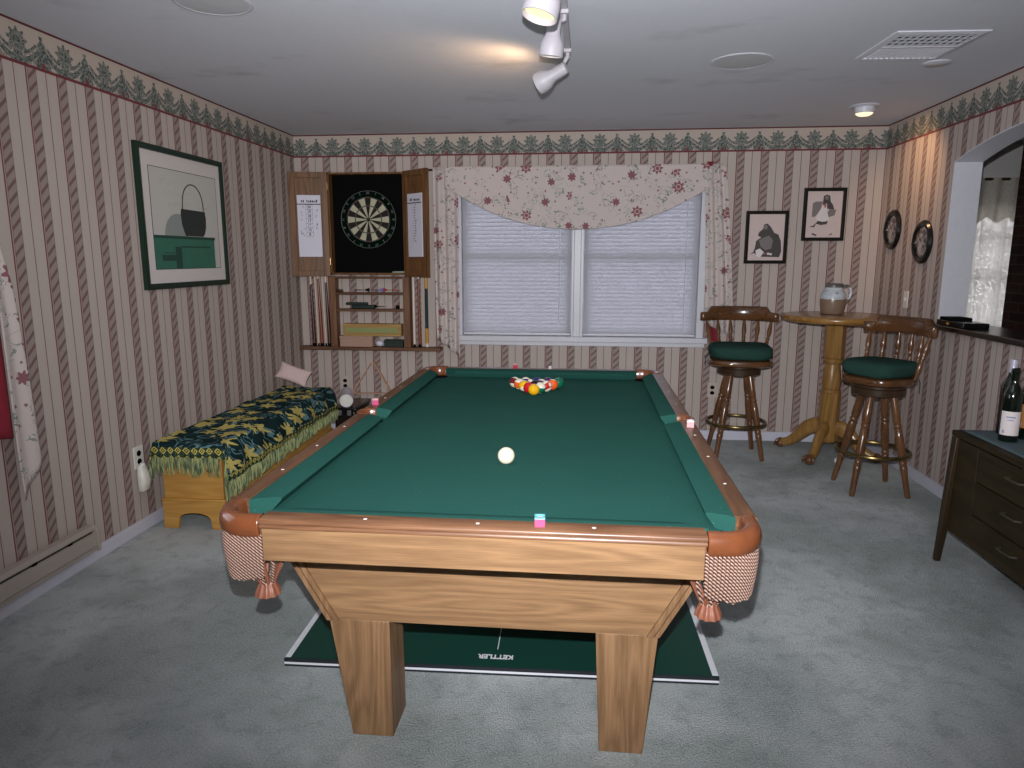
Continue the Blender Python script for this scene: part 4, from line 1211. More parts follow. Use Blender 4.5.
def cue(x, name, lab, segs_, ztop, r0=0.013, r1=0.006, lean=0.0, group='half cues standing in the left end of the rack'):
    """segs_: list of (fraction to, material)"""
    t = thing(name, lab, 'cue', (x, YB - 0.048, SH + 0.001), 0, group, local=True)
    H_ = ztop - SH
    prev = 0.0
    for k, (fr_, m_, nm) in enumerate(segs_):
        ra, rb = r0 + (r1 - r0) * prev, r0 + (r1 - r0) * fr_
        mb = MB(); mb.at(along((0, 0, 0), (lean, 0.0, H_)))
        z0, z1 = prev * H_, fr_ * H_
        prof = [(ra * 0.8, z0), (ra, z0 + 0.003), (rb, z1)] if k == 0 else [(ra, z0), (rb, z1)]
        mb.lathe(prof, 16); mb.build(nm, m_, t)
        prev = fr_
    return t
cue(-1.872, 'cue_half', 'dark handled half cue, leftmost in the rack', [(0.03, M['black'], 'bumper'), (0.66, M['cue_dark'], 'handle'), (1.0, M['cue_light'], 'shaft')], 1.42, 0.0165, 0.005, lean=-0.012)
cue(-1.838, 'cue_half', 'pale half cue standing between the two leftmost dark cues', [(0.03, M['black'], 'bumper'), (1.0, M['cue_light'], 'shaft')], 1.40, 0.0065, 0.005, lean=-0.014)
cue(-1.810, 'cue_half', 'red brown half cue in the middle of the left cue group', [(0.03, M['black'], 'bumper'), (0.70, M['cue_red'], 'handle'), (1.0, M['cue_light'], 'shaft')], 1.44, 0.0160, 0.005, lean=-0.016)
cue(-1.778, 'cue_half', 'pale half cue right of the red brown handle', [(0.03, M['black'], 'bumper'), (1.0, M['cue_light'], 'shaft')], 1.40, 0.0065, 0.005, lean=-0.014)
cue(-1.748, 'cue_half', 'dark handled half cue beside the left upright', [(0.03, M['black'], 'bumper'), (0.68, M['cue_dark'], 'handle'), (1.0, M['cue_light'], 'shaft')], 1.42, 0.0165, 0.005, lean=-0.018)
g2 = 'half cues standing in the right end of the rack'
cue(-1.066, 'cue_half', 'pale half cue beside the right upright of the rack', [(0.03, M['black'], 'bumper'), (1.0, M['cue_white'], 'shaft')], 1.40, 0.010, 0.007, group=g2)
cue(-1.022, 'cue_half', 'red brown half cue with pale top in the right end of the rack', [(0.03, M['black'], 'bumper'), (0.72, M['cue_red'], 'handle'), (1.0, M['cue_white'], 'shaft')], 1.42, group=g2, lean=-0.006)
cue(-0.966, 'cue_half', 'gold half cue with dark wrapped grip, rightmost in the rack', [(0.04, M['cue_white'], 'bumper'), (0.20, M['cue_gold'], 'butt'), (0.62, M['cue_wrap'], 'grip'), (1.0, M['cue_gold'], 'shaft')], 1.42, 0.0145, 0.011, group=g2)
# small things on the shelves
def dart(x, z, name, lab, fm, bm_, dirx=1, ln=0.13, y=YB - 0.05):
    t = thing(name, lab, 'dart', (x, y, z), 0, 'darts lying on the rack shelves', local=True)
    mb = MB(); mb.at(along((0, 0, 0.010), (dirx, 0.12, 0.0))); mb.lathe([(0.0008, 0), (0.0012, 0.03), (0.0035, 0.034), (0.0038, 0.078), (0.002, 0.08), (0.002, ln - 0.03)], 10); mb.build('barrel', bm_, t)
    mb = MB(); mb.at(along((0, 0, 0.010), (dirx, 0.12, 0.0)))
    for a in (0.4, 0.4 + PI / 2):
        c, s_ = cos(a), sin(a)
        mb.hexa([(-0.004 * c - 0.0005 * s_, -0.004 * s_ + 0.0005 * c, ln - 0.036), (0.004 * c - 0.0005 * s_, 0.004 * s_ + 0.0005 * c, ln - 0.036), (0.004 * c + 0.0005 * s_, 0.004 * s_ - 0.0005 * c, ln - 0.036), (-0.004 * c + 0.0005 * s_, -0.004 * s_ - 0.0005 * c, ln - 0.036),
                 (-0.019 * c - 0.0005 * s_, -0.019 * s_ + 0.0005 * c, ln), (0.019 * c - 0.0005 * s_, 0.019 * s_ + 0.0005 * c, ln), (0.019 * c + 0.0005 * s_, 0.019 * s_ - 0.0005 * c, ln), (-0.019 * c + 0.0005 * s_, -0.019 * s_ - 0.0005 * c, ln)])
    mb.build('flight', fm, t)
dart(-1.56, SZ[0] + 0.008, 'dart', 'black flighted dart on the upper rack shelf', M['black'], M['cue_dark'], 1, 0.145)
dart(-1.43, SZ[0] + 0.008, 'dart', 'pale blue flighted dart on the upper rack shelf', M['blue_flight'], M['steel'], 1, 0.12)
dart(-1.16, SZ[0] + 0.008, 'dart', 'red flighted dart on the upper rack shelf', M['red_flight'], M['red_flight'], -1, 0.15)
mb = MB(); mb.box(-1.668, -1.628, YB - 0.075, YB - 0.02, SZ[0], SZ[0] + 0.022); o = mb.build('dark_block', M['cue_dark'], bevel=0.006, segs=3); tag(o, 'small dark wooden block in the left corner of the upper rack shelf', 'block')  # plain block for the dark lump in the shelf corner
t = thing('dart_case', 'long dark green dart case on the middle rack shelf', 'dart case', (-1.48, YB - 0.05, SZ[1]))
mb = MB(); mb.box(-1.555, -1.375, YB - 0.075, YB - 0.025, SZ[1] + 0.001, SZ[1] + 0.030); mb.build('tray', M['dark_case'], t, bevel=0.006, segs=3)
mb = MB(); mb.box(-1.60, -1.43, YB - 0.070, YB - 0.030, SZ[1] + 0.030, SZ[1] + 0.050); mb.build('lid', M['dark_case'], t, bevel=0.005, segs=3)
dart(-1.27, SZ[1] + 0.008, 'dart', 'black dart with brass barrel on the middle rack shelf', M['black'], M['brass'], -1, 0.12)
mb = MB(); mb.box(-1.205, -1.180, YB - 0.06, YB - 0.035, SZ[1], SZ[1] + 0.028); o = mb.build('dice', M['black'], bevel=0.003); o.name = 'black_cube'; tag(o, 'tiny black cube at the right end of the middle rack shelf', 'cube')
t = thing('cardboard_box', 'tan cardboard box on the bottom board of the rack', 'box', (-1.54, YB - 0.05, SH))
mb = MB(); mb.box(-1.652, -1.392, RY + 0.002, YB - 0.012, SH + 0.001, SH + 0.072); mb.build('base', M['tan_box'], t, bevel=0.002)
mb = MB(); mb.box(-1.655, -1.389, RY, YB - 0.010, SH + 0.062, SH + 0.084); mb.build('lid', M['tan_box'], t, bevel=0.002)
mb = MB(); mb.box(-1.625, -1.160, RY + 0.004, YB - 0.014, SH + 0.0845, SH + 0.180); 
t = thing('game_box', 'long yellow wooden box lying across the tan cardboard box', 'box', (-1.42, YB - 0.05, SH + 0.0845))
mb.build('body', M['long_box'], t, bevel=0.002)
mb = MB(); mb.box(-1.60, -1.185, RY + 0.0015, RY + 0.006, SH + 0.112, SH + 0.150); mb.build('label_band', M['box_green'], t)
t = thing('card_case', 'dark green box in the right corner of the rack bottom', 'box', (-1.22, YB - 0.05, SH))
mb = MB(); mb.box(-1.300, -1.150, RY + 0.004, YB - 0.016, SH + 0.001, SH + 0.040); mb.build('base', M['dark_case'], t, bevel=0.003)
mb = MB(); mb.box(-1.303, -1.147, RY + 0.002, YB - 0.014, SH + 0.034, SH + 0.056); mb.build('lid', M['dark_case'], t, bevel=0.003)
mb = MB(); mb.sphere((-1.345, YB - 0.045, SH + 0.024), 0.026, 16, 10, (1.2, 0.9, 0.92)); o = mb.build('crumpled_cloth', M['card']); tag(o, 'small white crumpled cloth between the boxes on the rack', 'cloth')
# triangle ball rack hanging on the wall
mb = MB()
tp = [Vector((-1.412, YB - 0.022, 0.588)), Vector((-1.592, YB - 0.022, 0.305)), Vector((-1.262, YB - 0.022, 0.310))]
def tri_ring(s_in, y):
    c = sum(tp, Vector()) / 3; pts_ = []
    for k in range(3):
        p, q, r = tp[k - 1], tp[k], tp[(k + 1) % 3]
        for i in range(6):
            w = i / 5; rad_ = 0.14
            a = q.lerp(p, rad_); b = q.lerp(r, rad_)
            pts_.append((a.lerp(q, w)).lerp(q.lerp(b, w), w))
    return [(c + (p - c) * s_in) for p in pts_]
o1, i1 = tri_ring(1.0, 0), tri_ring(0.93, 0)
mb.loft([[(o.x, YB - 0.040, o.z), (o.x, YB - 0.004, o.z), (i.x, YB - 0.004, i.z), (i.x, YB - 0.040, i.z)] for o, i in list(zip(o1, i1)) + [(o1[0], i1[0])]], True, False)
o = mb.build('hanging_ball_rack', M['cue_light']); o['kind'] = 'thing'
o.data.materials.clear(); o.data.materials.append(wood('pale_triangle_wood', C(176, 132, 104), C(206, 166, 138), 0, 0.4, 0.4, rings=False))
tag(o, 'thin wooden triangle for racking balls hanging low on the back wall', 'ball rack')

# ------------------------------------------------------------------ framed pictures
def frame_ring(mb, a0, a1, z0, z1, w, d0, d1, plane, sgn=1):
    """square-mitred frame in plane 'xz' (depth along y) or 'yz' (depth along x)"""
    f = (lambda a, z, d: (a, d, z)) if plane == 'xz' else (lambda a, z, d: (d, a, z))
    o_ = [(a0, z0), (a1, z0), (a1, z1), (a0, z1)]
    m_ = [(a0 + w * 0.5, z0 + w * 0.5), (a1 - w * 0.5, z0 + w * 0.5), (a1 - w * 0.5, z1 - w * 0.5), (a0 + w * 0.5, z1 - w * 0.5)]
    i_ = [(a0 + w, z0 + w), (a1 - w, z0 + w), (a1 - w, z1 - w), (a0 + w, z1 - w)]
    dm = d1 + (d1 - d0) * 0.25
    rings = []
    for k in (0, 1, 2, 3, 0):
        rings.append([f(*o_[k], d0), f(*o_[k], d1), f(*m_[k], dm), f(*i_[k], d1), f(*i_[k], d0)])
    mb.loft(rings, True, False)
FP = thing('framed_print', 'large print of a handled basket in dark green frame, left wall', 'picture', (XL, 1.03, 1.21))
mb = MB(); frame_ring(mb, 0.592, 1.442, 1.214, 1.946, 0.030, XL + 0.001, XL + 0.022, 'yz'); mb.build('frame', M['frame_green'], FP, sharp=20)
mb = MB(); mb.box(XL + 0.001, XL + 0.010, 0.616, 1.418, 1.238, 1.922); mb.build('mat_board', M['mat_white'], FP)
mb = MB(); x0 = XL + 0.010
PY0, PY1, PZ0, PZ1 = 0.695, 1.360, 1.315, 1.842
mb.mat(0).box(x0, x0 + 0.0010, PY0, PY1, PZ0, PZ1)
mb.mat(5)
for (a, b, c_, d_) in ((PY0, PY1, PZ0, PZ0 + 0.003), (PY0, PY1, PZ1 - 0.003, PZ1), (PY0, PY0 + 0.003, PZ0, PZ1), (PY1 - 0.003, PY1, PZ0, PZ1)): mb.box(x0, x0 + 0.0016, a, b, c_, d_)
mb.mat(3); mb.prism([(0.80, 1.492)] + [(0.93 + 0.13 * cos(rad(a)), 1.492 + 0.12 * sin(rad(a))) for a in range(170, 60, -15)] + [(1.0, 1.60), (1.02, 1.492)], x0 + 0.001, x0 + 0.0014, 'yz')
mb.mat(1); mb.prism([(PY0 + 0.003, PZ0 + 0.003), (1.30, PZ0 + 0.003), (1.30, 1.478), (PY0 + 0.003, 1.478)], x0 + 0.001, x0 + 0.0016, 'yz')
mb.mat(2); mb.box(x0, x0 + 0.0020, PY0 + 0.003, 1.31, 1.478, 1.494)
mb.mat(2); mb.box(x0, x0 + 0.0022, 0.885, 0.945, PZ0 + 0.004, 1.436); mb.box(x0, x0 + 0.0020, 0.78, 1.10, PZ0 + 0.085, PZ0 + 0.090); mb.box(x0, x0 + 0.0022, 0.945, 1.25, 1.432, 1.440); mb.box(x0, x0 + 0.0021, 0.76, 0.885, 1.36, 1.392)
mb.mat(1); mb.box(x0, x0 + 0.0024, 0.955, 1.10, 1.345, 1.428)
mb.mat(4); mb.prism([(1.000, 1.496), (0.985, 1.52), (0.968, 1.56), (0.963, 1.612), (0.970, 1.642), (1.215, 1.638), (1.222, 1.60), (1.218, 1.55), (1.200, 1.51), (1.180, 1.496)], x0 + 0.001, x0 + 0.0026, 'yz')
mb.mat(5); mb.tube([(x0 + 0.002, 1.092 + 0.108 * cos(rad(a)), 1.64 + 0.140 * sin(rad(a)) ** 0.8) for a in range(0, 181, 9)], 0.0035, 6)
random.seed(21)
for row in range(3):
    yy = 0.80 + row * 0.03
    while yy < 0.95 + row * 0.16:
        a = random.uniform(-1.2, 1.2); zz = 1.775 - row * 0.055 + random.uniform(-0.01, 0.01)
        mb.mat(6); mb.tube([(x0 + 0.0013, yy, zz - 0.014), (x0 + 0.0013, yy + 0.010 * a, zz), (x0 + 0.0013, yy + 0.018, zz + 0.016 * random.uniform(-1, 1))], 0.0012, 4)
        yy += random.uniform(0.022, 0.04)
mb.build('print', [M['print_paper'], M['print_teal'], M['print_teal_dark'], M['print_shadow'], M['print_dark'], M['ink'], M['print_faint']], FP, flat=True)

def small_picture(x0, x1, z0, z1, lab, draw):
    t = thing('framed_sketch', lab, 'picture', ((x0 + x1) / 2, YB, z0), 0, 'small framed sketches on the back wall')
    mb = MB(); frame_ring(mb, x0, x1, z0, z1, 0.024, YB - 0.001, YB - 0.018, 'xz'); mb.build('frame', M['frame_black'], t, sharp=20)
    mb = MB(); mb.box(x0 + 0.02, x1 - 0.02, YB - 0.009, YB - 0.001, z0 + 0.02, z1 - 0.02); mb.build('mat_board', M['sketch_paper'], t)
    mb = MB(); draw(mb, x0 + 0.024, z0 + 0.024, x1 - x0 - 0.048, z1 - z0 - 0.048)
    mb.build('sketch', [M['sketch_dark'], M['sketch_mid'], M['sketch_red'], M['sketch_white']], t, flat=True)
def blob(mb, m_, pts_, x, z, w, h, lift):
    mb.mat(m_); mb.prism([(x + a * w, z + b * h) for a, b in pts_], YB - 0.009 - lift, YB - 0.0088, 'xz')
def ell(cx, cy, rx, ry, n=16): return [(cx + rx * cos(2 * PI * i / n), cy + ry * sin(2 * PI * i / n)) for i in range(n)]
def sk1(mb, x, z, w, h):
    blob(mb, 0, [(0.05, 0.12), (0.18, 0.16), (0.30, 0.08), (0.9, 0.07), (0.95, 0.20), (0.92, 0.42), (0.84, 0.56), (0.72, 0.60), (0.62, 0.72), (0.52, 0.80), (0.42, 0.78), (0.40, 0.68), (0.30, 0.62), (0.26, 0.54), (0.36, 0.50), (0.22, 0.42), (0.20, 0.28), (0.16, 0.18)], x, z, w, h, 0.0006)
    blob(mb, 1, [(0.36, 0.30), (0.50, 0.22), (0.66, 0.26), (0.70, 0.44), (0.58, 0.54), (0.44, 0.50), (0.30, 0.44)], x, z, w, h, 0.0009)
    blob(mb, 1, ell(0.47, 0.72, 0.055, 0.05), x, z, w, h, 0.0010)
    blob(mb, 3, [(0.24, 0.10), (0.36, 0.06), (0.46, 0.18), (0.34, 0.26), (0.22, 0.22)], x, z, w, h, 0.0012)
    blob(mb, 2, [(0.46, 0.12), (0.50, 0.13), (0.50, 0.17), (0.46, 0.17)], x, z, w, h, 0.0013)
    blob(mb, 3, [(0.54, 0.13), (0.68, 0.11), (0.70, 0.15), (0.56, 0.17)], x, z, w, h, 0.0013)
def sk2(mb, x, z, w, h):
    blob(mb, 1, [(0.16, 0.44), (0.26, 0.46), (0.40, 0.62), (0.44, 0.78), (0.24, 0.78), (0.16, 0.74)], x, z, w, h, 0.0006)
    blob(mb, 0, [(0.44, 0.72), (0.46, 0.90), (0.55, 0.93), (0.64, 0.90), (0.66, 0.78), (0.74, 0.70), (0.78, 0.60), (0.60, 0.62)], x, z, w, h, 0.0008)
    blob(mb, 1, [(0.55, 0.50), (0.66, 0.62), (0.84, 0.60), (0.80, 0.48), (0.64, 0.44)], x, z, w, h, 0.0009)
    blob(mb, 3, [(0.26, 0.40), (0.42, 0.66), (0.56, 0.74), (0.58, 0.58), (0.66, 0.38), (0.46, 0.34)], x, z, w, h, 0.0012)
    blob(mb, 2, [(0.48, 0.72), (0.54, 0.74), (0.55, 0.66), (0.50, 0.64)], x, z, w, h, 0.0014)
    blob(mb, 1, ell(0.55, 0.86, 0.05, 0.045), x, z, w, h, 0.0012)
    blob(mb, 0, [(0.10, 0.24), (0.22, 0.26), (0.34, 0.36), (0.52, 0.34), (0.62, 0.36), (0.60, 0.29), (0.42, 0.27), (0.30, 0.30), (0.24, 0.22)], x, z, w, h, 0.0007)
    blob(mb, 0, [(0.18, 0.07), (0.32, 0.03), (0.33, 0.06), (0.20, 0.10)], x, z, w, h, 0.0007)
    blob(mb, 1, [(0.66, 0.05), (0.74, 0.10), (0.78, 0.06)], x, z, w, h, 0.0007)
small_picture(1.404, 1.702, 1.335, 1.712, 'black framed sketch of a huddled seated figure, lower of two', sk1)
small_picture(1.800, 2.092, 1.498, 1.870, 'black framed sketch of a figure in white apron, upper of two', sk2)
for (y, z, lab) in ((2.365, 1.567, 'dark rimmed oval plaque on the right wall nearer the corner'), (1.908, 1.475, 'dark rimmed oval plaque on the right wall nearer the arch')):
    t = thing('wall_plaque', lab, 'plaque', (XR, y, z), 0, 'oval plaques on the right wall', local=True)
    mb = MB(); mb.at(R3(ry=rad(-90))); mb.lathe([(0.134, 0.0), (0.134, 0.010), (0.124, 0.022), (0.108, 0.024), (0.096, 0.016), (0.094, 0.006)], 48, 1.0, 0.93); mb.build('rim', M['black_gloss'], t)
    mb = MB(); mb.at(R3(ry=rad(-90))); mb.lathe([(0.097, 0.006), (0.09, 0.012), (0.05, 0.017), (0.0, 0.019)], 40, 1.0, 0.93); mb.build('picture', M['plate'], t)
    mb = MB()
    for a in (0, 1, 2, 3):
        q = PI / 4 + a * PI / 2 + 0.7
        mb.sphere((-0.024, 0.108 * cos(q), 0.116 * sin(q)), 0.0045, 10, 6)
    mb.build('stud', M['brass'], t)

# ------------------------------------------------------------------ stools
def place_on(prof, p0, p1, mb, seg=14):
    p0, p1 = Vector(p0), Vector(p1); L = (p1 - p0).length
    mb.at(along(p0, p1 - p0)); mb.lathe([(r, t_ * L) for r, t_ in prof], seg); mb.at()
LEG = [(0.013, 0.0), (0.016, 0.02), (0.017, 0.20), (0.020, 0.27), (0.0215, 0.30), (0.016, 0.315), (0.021, 0.33), (0.021, 0.345), (0.016, 0.36), (0.020, 0.375), (0.023, 0.46), (0.0235, 0.58), (0.021, 0.66), (0.016, 0.675), (0.022, 0.69), (0.022, 0.705), (0.016, 0.72), (0.021, 0.74), (0.0225, 0.82), (0.020, 0.92), (0.017, 1.0)]
SPN = [(0.008, 0.0), (0.009, 0.06), (0.014, 0.18), (0.016, 0.30), (0.012, 0.40), (0.009, 0.45), (0.014, 0.49), (0.009, 0.53), (0.015, 0.62), (0.016, 0.72), (0.011, 0.85), (0.008, 0.93), (0.008, 1.0)]
def sup(a, n, r): 
    return (r * math.copysign(abs(cos(a)) ** (2 / n), cos(a)), r * math.copysign(abs(sin(a)) ** (2 / n), sin(a)))
def make_stool(label, loc, rz, back_r=0.265, hw=0.30, legrot=0.0, ss=1.0):
    """backrest on the local +y side"""
    t = thing('bar_stool', label, 'bar stool', loc, rz, 'swivel bar stools', local=True)
    for k in range(4):
        a = PI / 4 + k * PI / 2 + legrot
        mb = MB(); place_on(LEG, (0.222 * cos(a), 0.222 * sin(a), 0.001), (0.088 * cos(a), 0.088 * sin(a), 0.592), mb); mb.build('leg', M['stool_z'], t, sharp=50)
    mb = MB(); mb.tube([(0.198 * cos(2 * PI * i / 48), 0.198 * sin(2 * PI * i / 48), 0.243) for i in range(48)], 0.012, 10, closed=True); mb.build('foot_ring', M['brass'], t)
    mb = MB(); mb.lathe([(0.05, 0.578), (0.125, 0.584), (0.146, 0.592), (0.148, 0.628), (0.14, 0.634), (0.14, 0.650), (0.05, 0.652)], 40); mb.build('swivel', M['swivel'], t)
    mb = MB(); rings = []
    for r, z in ((0.13, 0.650), (0.190, 0.653), (0.204, 0.662), (0.208, 0.676), (0.203, 0.692), (0.19, 0.698), (0.05, 0.698)):
        rings.append([sup(2 * PI * i / 48, 3.2, r * ss) + (z,) for i in range(48)])
    mb.loft(rings); mb.build('seat', M['stool_x'], t)
    mb = MB(); rings = []
    for k in range(13):
        a = PI * k / 12
        r = 0.150 + 0.050 * sin(a) ** 0.7 + 0.0; z = 0.744 - 0.044 * cos(a)
        if k in (0, 12): r = 0.10
        rings.append([tuple(list(sup(2 * PI * i / 56, 4.2, ss * r * (1 + 0.012 * sin(5 * 2 * PI * i / 56 + k)))) + [z + 0.006 * sin(2 * 2 * PI * i / 56 + 0.8) * sin(a) + (0.010 if k > 6 else 0) * (1 - (r / 0.2)) ]) for i in range(56)])
    rings.append([tuple(list(sup(2 * PI * i / 56, 3.0, 0.03)) + [0.795]) for i in range(56)])
    mb.loft(rings); mb.build('cushion', M['cushion'], t, sharp=70)
    mb = MB()
    for s_ in (-1, 1): mb.tube([(s_ * 0.185 * ss, 0.13 * ss, 0.71), (s_ * 0.208 * ss, 0.135 * ss, 0.672), (s_ * 0.205 * ss, 0.14 * ss, 0.61)], 0.0025, 5)
    mb.build('tie', M['cushion'], t)
    # spindles and curved crest: a shallow arc behind the seat
    CR, CA = 0.36, hw / 0.36
    cy = back_r - CR
    for k in range(6):
        q = (k - 2.5) / 2.5
        a = rad(90 - q * 66)
        aa = PI / 2 - q * CA * 0.86
        mb = MB(); place_on(SPN, (0.186 * cos(a), 0.186 * sin(a), 0.690), ((CR - 0.004) * cos(aa), cy + (CR - 0.004) * sin(aa), 0.948), mb, 12); mb.build('spindle', M['stool_z'], t, sharp=50)
    mb = MB(); rings = []
    n = 44
    for i in range(n + 1):
        q = -1 + 2 * i / n; a = PI / 2 + q * CA * 1.02
        mid = 1 - min(1, max(0, (abs(q) - 0.66) / 0.14)); mid = mid * mid * (3 - 2 * mid)
        z1 = 0.996 + 0.040 * mid; z0 = 0.936
        wd = 0.021
        if abs(q) > 0.95: wd = 0.021 * math.sqrt(max(0.2, 1 - ((abs(q) - 0.95) / 0.05) ** 2))
        ri, ro = CR - wd, CR + wd
        rings.append([(r * cos(a), cy + r * sin(a), z) for r, z in ((ri, z0 + 0.006), (ri + 0.006, z0), (ro - 0.006, z0), (ro, z0 + 0.006), (ro, z1 - 0.008), (ro - 0.008, z1), (ri + 0.008, z1), (ri, z1 - 0.008))])
    mb.loft(rings); mb.build('crest_rail', M['stool_x'], t, sharp=50)
    return t
make_stool('wooden bar stool with green cushion under the right drape of the window', (1.322, 2.175, 0), rad(-6), hw=0.285, legrot=rad(6), ss=1.05)
make_stool('wooden bar stool with green cushion at the right wall, before the round table', (1.982, 1.485, 0), rad(-60), 0.200, 0.248, legrot=rad(60), ss=0.85)

# ------------------------------------------------------------------ pedestal table, jug, ball
tb = thing('pedestal_table', 'tall round golden oak pub table on claw feet in the corner', 'table', (1.966, 2.228, 0.0), local=True)
mb = MB(); mb.lathe([(0.10, 0.946), (0.330, 0.950), (0.347, 0.955), (0.357, 0.966), (0.360, 0.979), (0.355, 0.990), (0.347, 0.994), (0.0, 0.994)], 64); mb.build('tabletop', M['table_oak'], tb, sharp=50)
mb = MB()
mb.lathe([(0.055, 0.10), (0.069, 0.115), (0.069, 0.455)], 8, a0=PI / 8); mb.lathe([(0.069, 0.700), (0.069, 0.935), (0.095, 0.940), (0.095, 0.946)], 8, a0=PI / 8)
mb.lathe([(0.050, 0.450), (0.064, 0.455), (0.067, 0.463), (0.064, 0.472), (0.054, 0.478), (0.054, 0.484), (0.060, 0.492), (0.062, 0.53), (0.057, 0.60), (0.050, 0.650), (0.050, 0.656), (0.062, 0.664), (0.066, 0.676), (0.062, 0.688), (0.056, 0.694), (0.066, 0.700), (0.05, 0.702)], 32)
mb.build('column', M['table_oak_z'], tb, sharp=30)
for k in range(4):
    a = rad(54 + 90 * k); c, s_ = cos(a), sin(a)
    path = [(0.045, 0.200), (0.09, 0.205), (0.14, 0.180), (0.185, 0.130), (0.225, 0.085), (0.265, 0.058), (0.300, 0.046), (0.325, 0.038)]
    hw = [(0.032, 0.056), (0.033, 0.058), (0.032, 0.052), (0.031, 0.044), (0.030, 0.038), (0.028, 0.032), (0.028, 0.030), (0.022, 0.026)]
    mb = MB(); rings = []
    for i, ((r, z), (w, h)) in enumerate(zip(path, hw)):
        (ra, za), (rb, zb) = path[max(i - 1, 0)], path[min(i + 1, len(path) - 1)]
        tv = Vector((rb - ra, zb - za)).normalized(); nv = Vector((-tv.y, tv.x))
        ring_ = []
        for q in range(12):
            aa = 2 * PI * q / 12; u = w * cos(aa); v = h * sin(aa)
            rr_, zz = r + nv.x * v, z + nv.y * v
            ring_.append((rr_ * c - u * s_, rr_ * s_ + u * c, max(0.002, zz)))
        rings.append(ring_)
    mb.loft(rings); lg = mb.build('leg', M['table_oak_z'], tb, sharp=60)
    mb = MB()
    mb.sphere((0.325 * c, 0.325 * s_, 0.034), 0.033, 16, 10)
    for dq in (-0.6, 0.0, 0.6):
        pth = []
        for j in range(5):
            b_ = rad(100 - j * 30)
            rr_ = 0.325 + 0.033 * cos(b_) * cos(dq); ss_ = 0.033 * cos(b_) * sin(dq) * 1.2 + dq * 0.02
            pth.append((rr_ * c - ss_ * s_, rr_ * s_ + ss_ * c, max(0.012, 0.030 + 0.033 * sin(b_))))
        mb.tube(pth, [0.010, 0.010, 0.009, 0.008, 0.005], 8)
    mb.build('claw_foot', M['stool_z'], lg, sharp=60)
jg = thing('stoneware_jug', 'grey and brown stoneware jug with handle on the round table', 'jug', (1.952, 2.285, 0.9945), local=True)
mb = MB().at(Matrix.Diagonal((0.97, 0.97, 1.07, 1.0))); mb.lathe([(0.060, 0.0), (0.070, 0.003), (0.083, 0.045), (0.087, 0.085), (0.084, 0.120), (0.070, 0.150), (0.058, 0.165), (0.057, 0.190), (0.060, 0.196), (0.055, 0.196), (0.052, 0.188), (0.053, 0.165), (0.066, 0.145), (0.078, 0.115), (0.076, 0.04), (0.0, 0.012)], 44); mb.build('body', M['jug'], jg)
mb = MB().at(Matrix.Diagonal((0.97, 0.97, 1.07, 1.0))); mb.tube([(0.054 + 0.005, -0.01, 0.176), (0.085, -0.012, 0.182), (0.108, -0.014, 0.165), (0.114, -0.014, 0.135), (0.104, -0.012, 0.100), (0.080, -0.01, 0.075)], [0.012, 0.010, 0.010, 0.010, 0.010, 0.012], 10); mb.build('handle', M['jug'], jg)
mb = MB(); mb.sphere((0, 0, 0), 0.020, 24, 14); o = mb.build('ping_pong_ball', M['white_matt']); o.location = (1.975, 2.02, 0.020); tag(o, 'small white ball on the carpet under the round table', 'ball')

# ------------------------------------------------------------------ credenza and bottles
cz = thing('credenza', 'low dark walnut credenza on tapered legs at the right wall', 'credenza', (2.12, -0.28, 0))
ZX0, ZX1, ZY0, ZY1 = 1.905, 2.325, -1.05, 0.440
mb = MB(); mb.box(ZX0 + 0.016, ZX1, ZY0 + 0.012, ZY1 - 0.012, 0.155, 0.598); mb.build('body', M['walnut'], cz, bevel=0.002)
mb = MB(); mb.box(ZX0 - 0.010, ZX1, ZY0 - 0.006, ZY1 + 0.006, 0.598, 0.622); mb.build('top', M['walnut'], cz, bevel=0.004)
def cpanel(y0_, y1_, z0_, z1_, nm):
    mb = MB(); mb.box(ZX0 + 0.002, ZX0 + 0.017, y0_ + 0.003, y1_ - 0.003, z0_ + 0.003, z1_ - 0.003); return mb.build(nm, M['walnut'], cz, bevel=0.0015)
cpanel(0.240, ZY1 - 0.014, 0.158, 0.592, 'door')
for z0_, z1_ in ((0.158, 0.300), (0.300, 0.446), (0.446, 0.592)):
    d = cpanel(-0.34, 0.240, z0_, z1_, 'drawer')
    mb = MB(); zc = (z0_ + z1_) / 2 + 0.02; mb.tube([(ZX0 + 0.002, -0.095, zc), (ZX0 - 0.020, -0.088, zc), (ZX0 - 0.022, -0.05, zc), (ZX0 - 0.020, 0.001, zc), (ZX0 + 0.002, 0.008, zc)], 0.0045, 8); mb.build('handle', M['handle_metal'], d)
d = cpanel(ZY0 + 0.014, -0.34, 0.158, 0.592, 'door')
for y, sy in ((ZY1 - 0.004, 1), (ZY0 + 0.004, -1)):
    for xa, xb, dx in ((ZX0 - 0.012, ZX0 + 0.040, -0.016), (ZX1 - 0.05, ZX1 - 0.004, 0.0)):
        mb = MB()
        yA, yB = y - sy * 0.040, y + sy * 0.004
        mb.hexa([(xa + dx, y + sy * 0.022 - sy * 0.026, 0.0), (xa + dx + 0.026, y + sy * 0.022 - sy * 0.026, 0.0), (xa + dx + 0.026, y + sy * 0.022, 0.0), (xa + dx, y + sy * 0.022, 0.0),
                 (xa, yA, 0.598), (xb, yA, 0.598), (xb, yB, 0.598), (xa, yB, 0.598)])
        mb.build('leg', M['walnut_z'], cz, bevel=0.004)
ZT = 0.622
mb = MB()
mb.grid(12, 40, lambda u, v: (1.928 + 0.34 * u, 0.418 - 1.15 * v, ZT + 0.004 + 0.001 * sin(u * 9) * sin(v * 30)))
o = mb.build('table_runner', M['runner'], solid=0.004); tag(o, 'blue grey cloth runner spread on the dark credenza', 'runner')
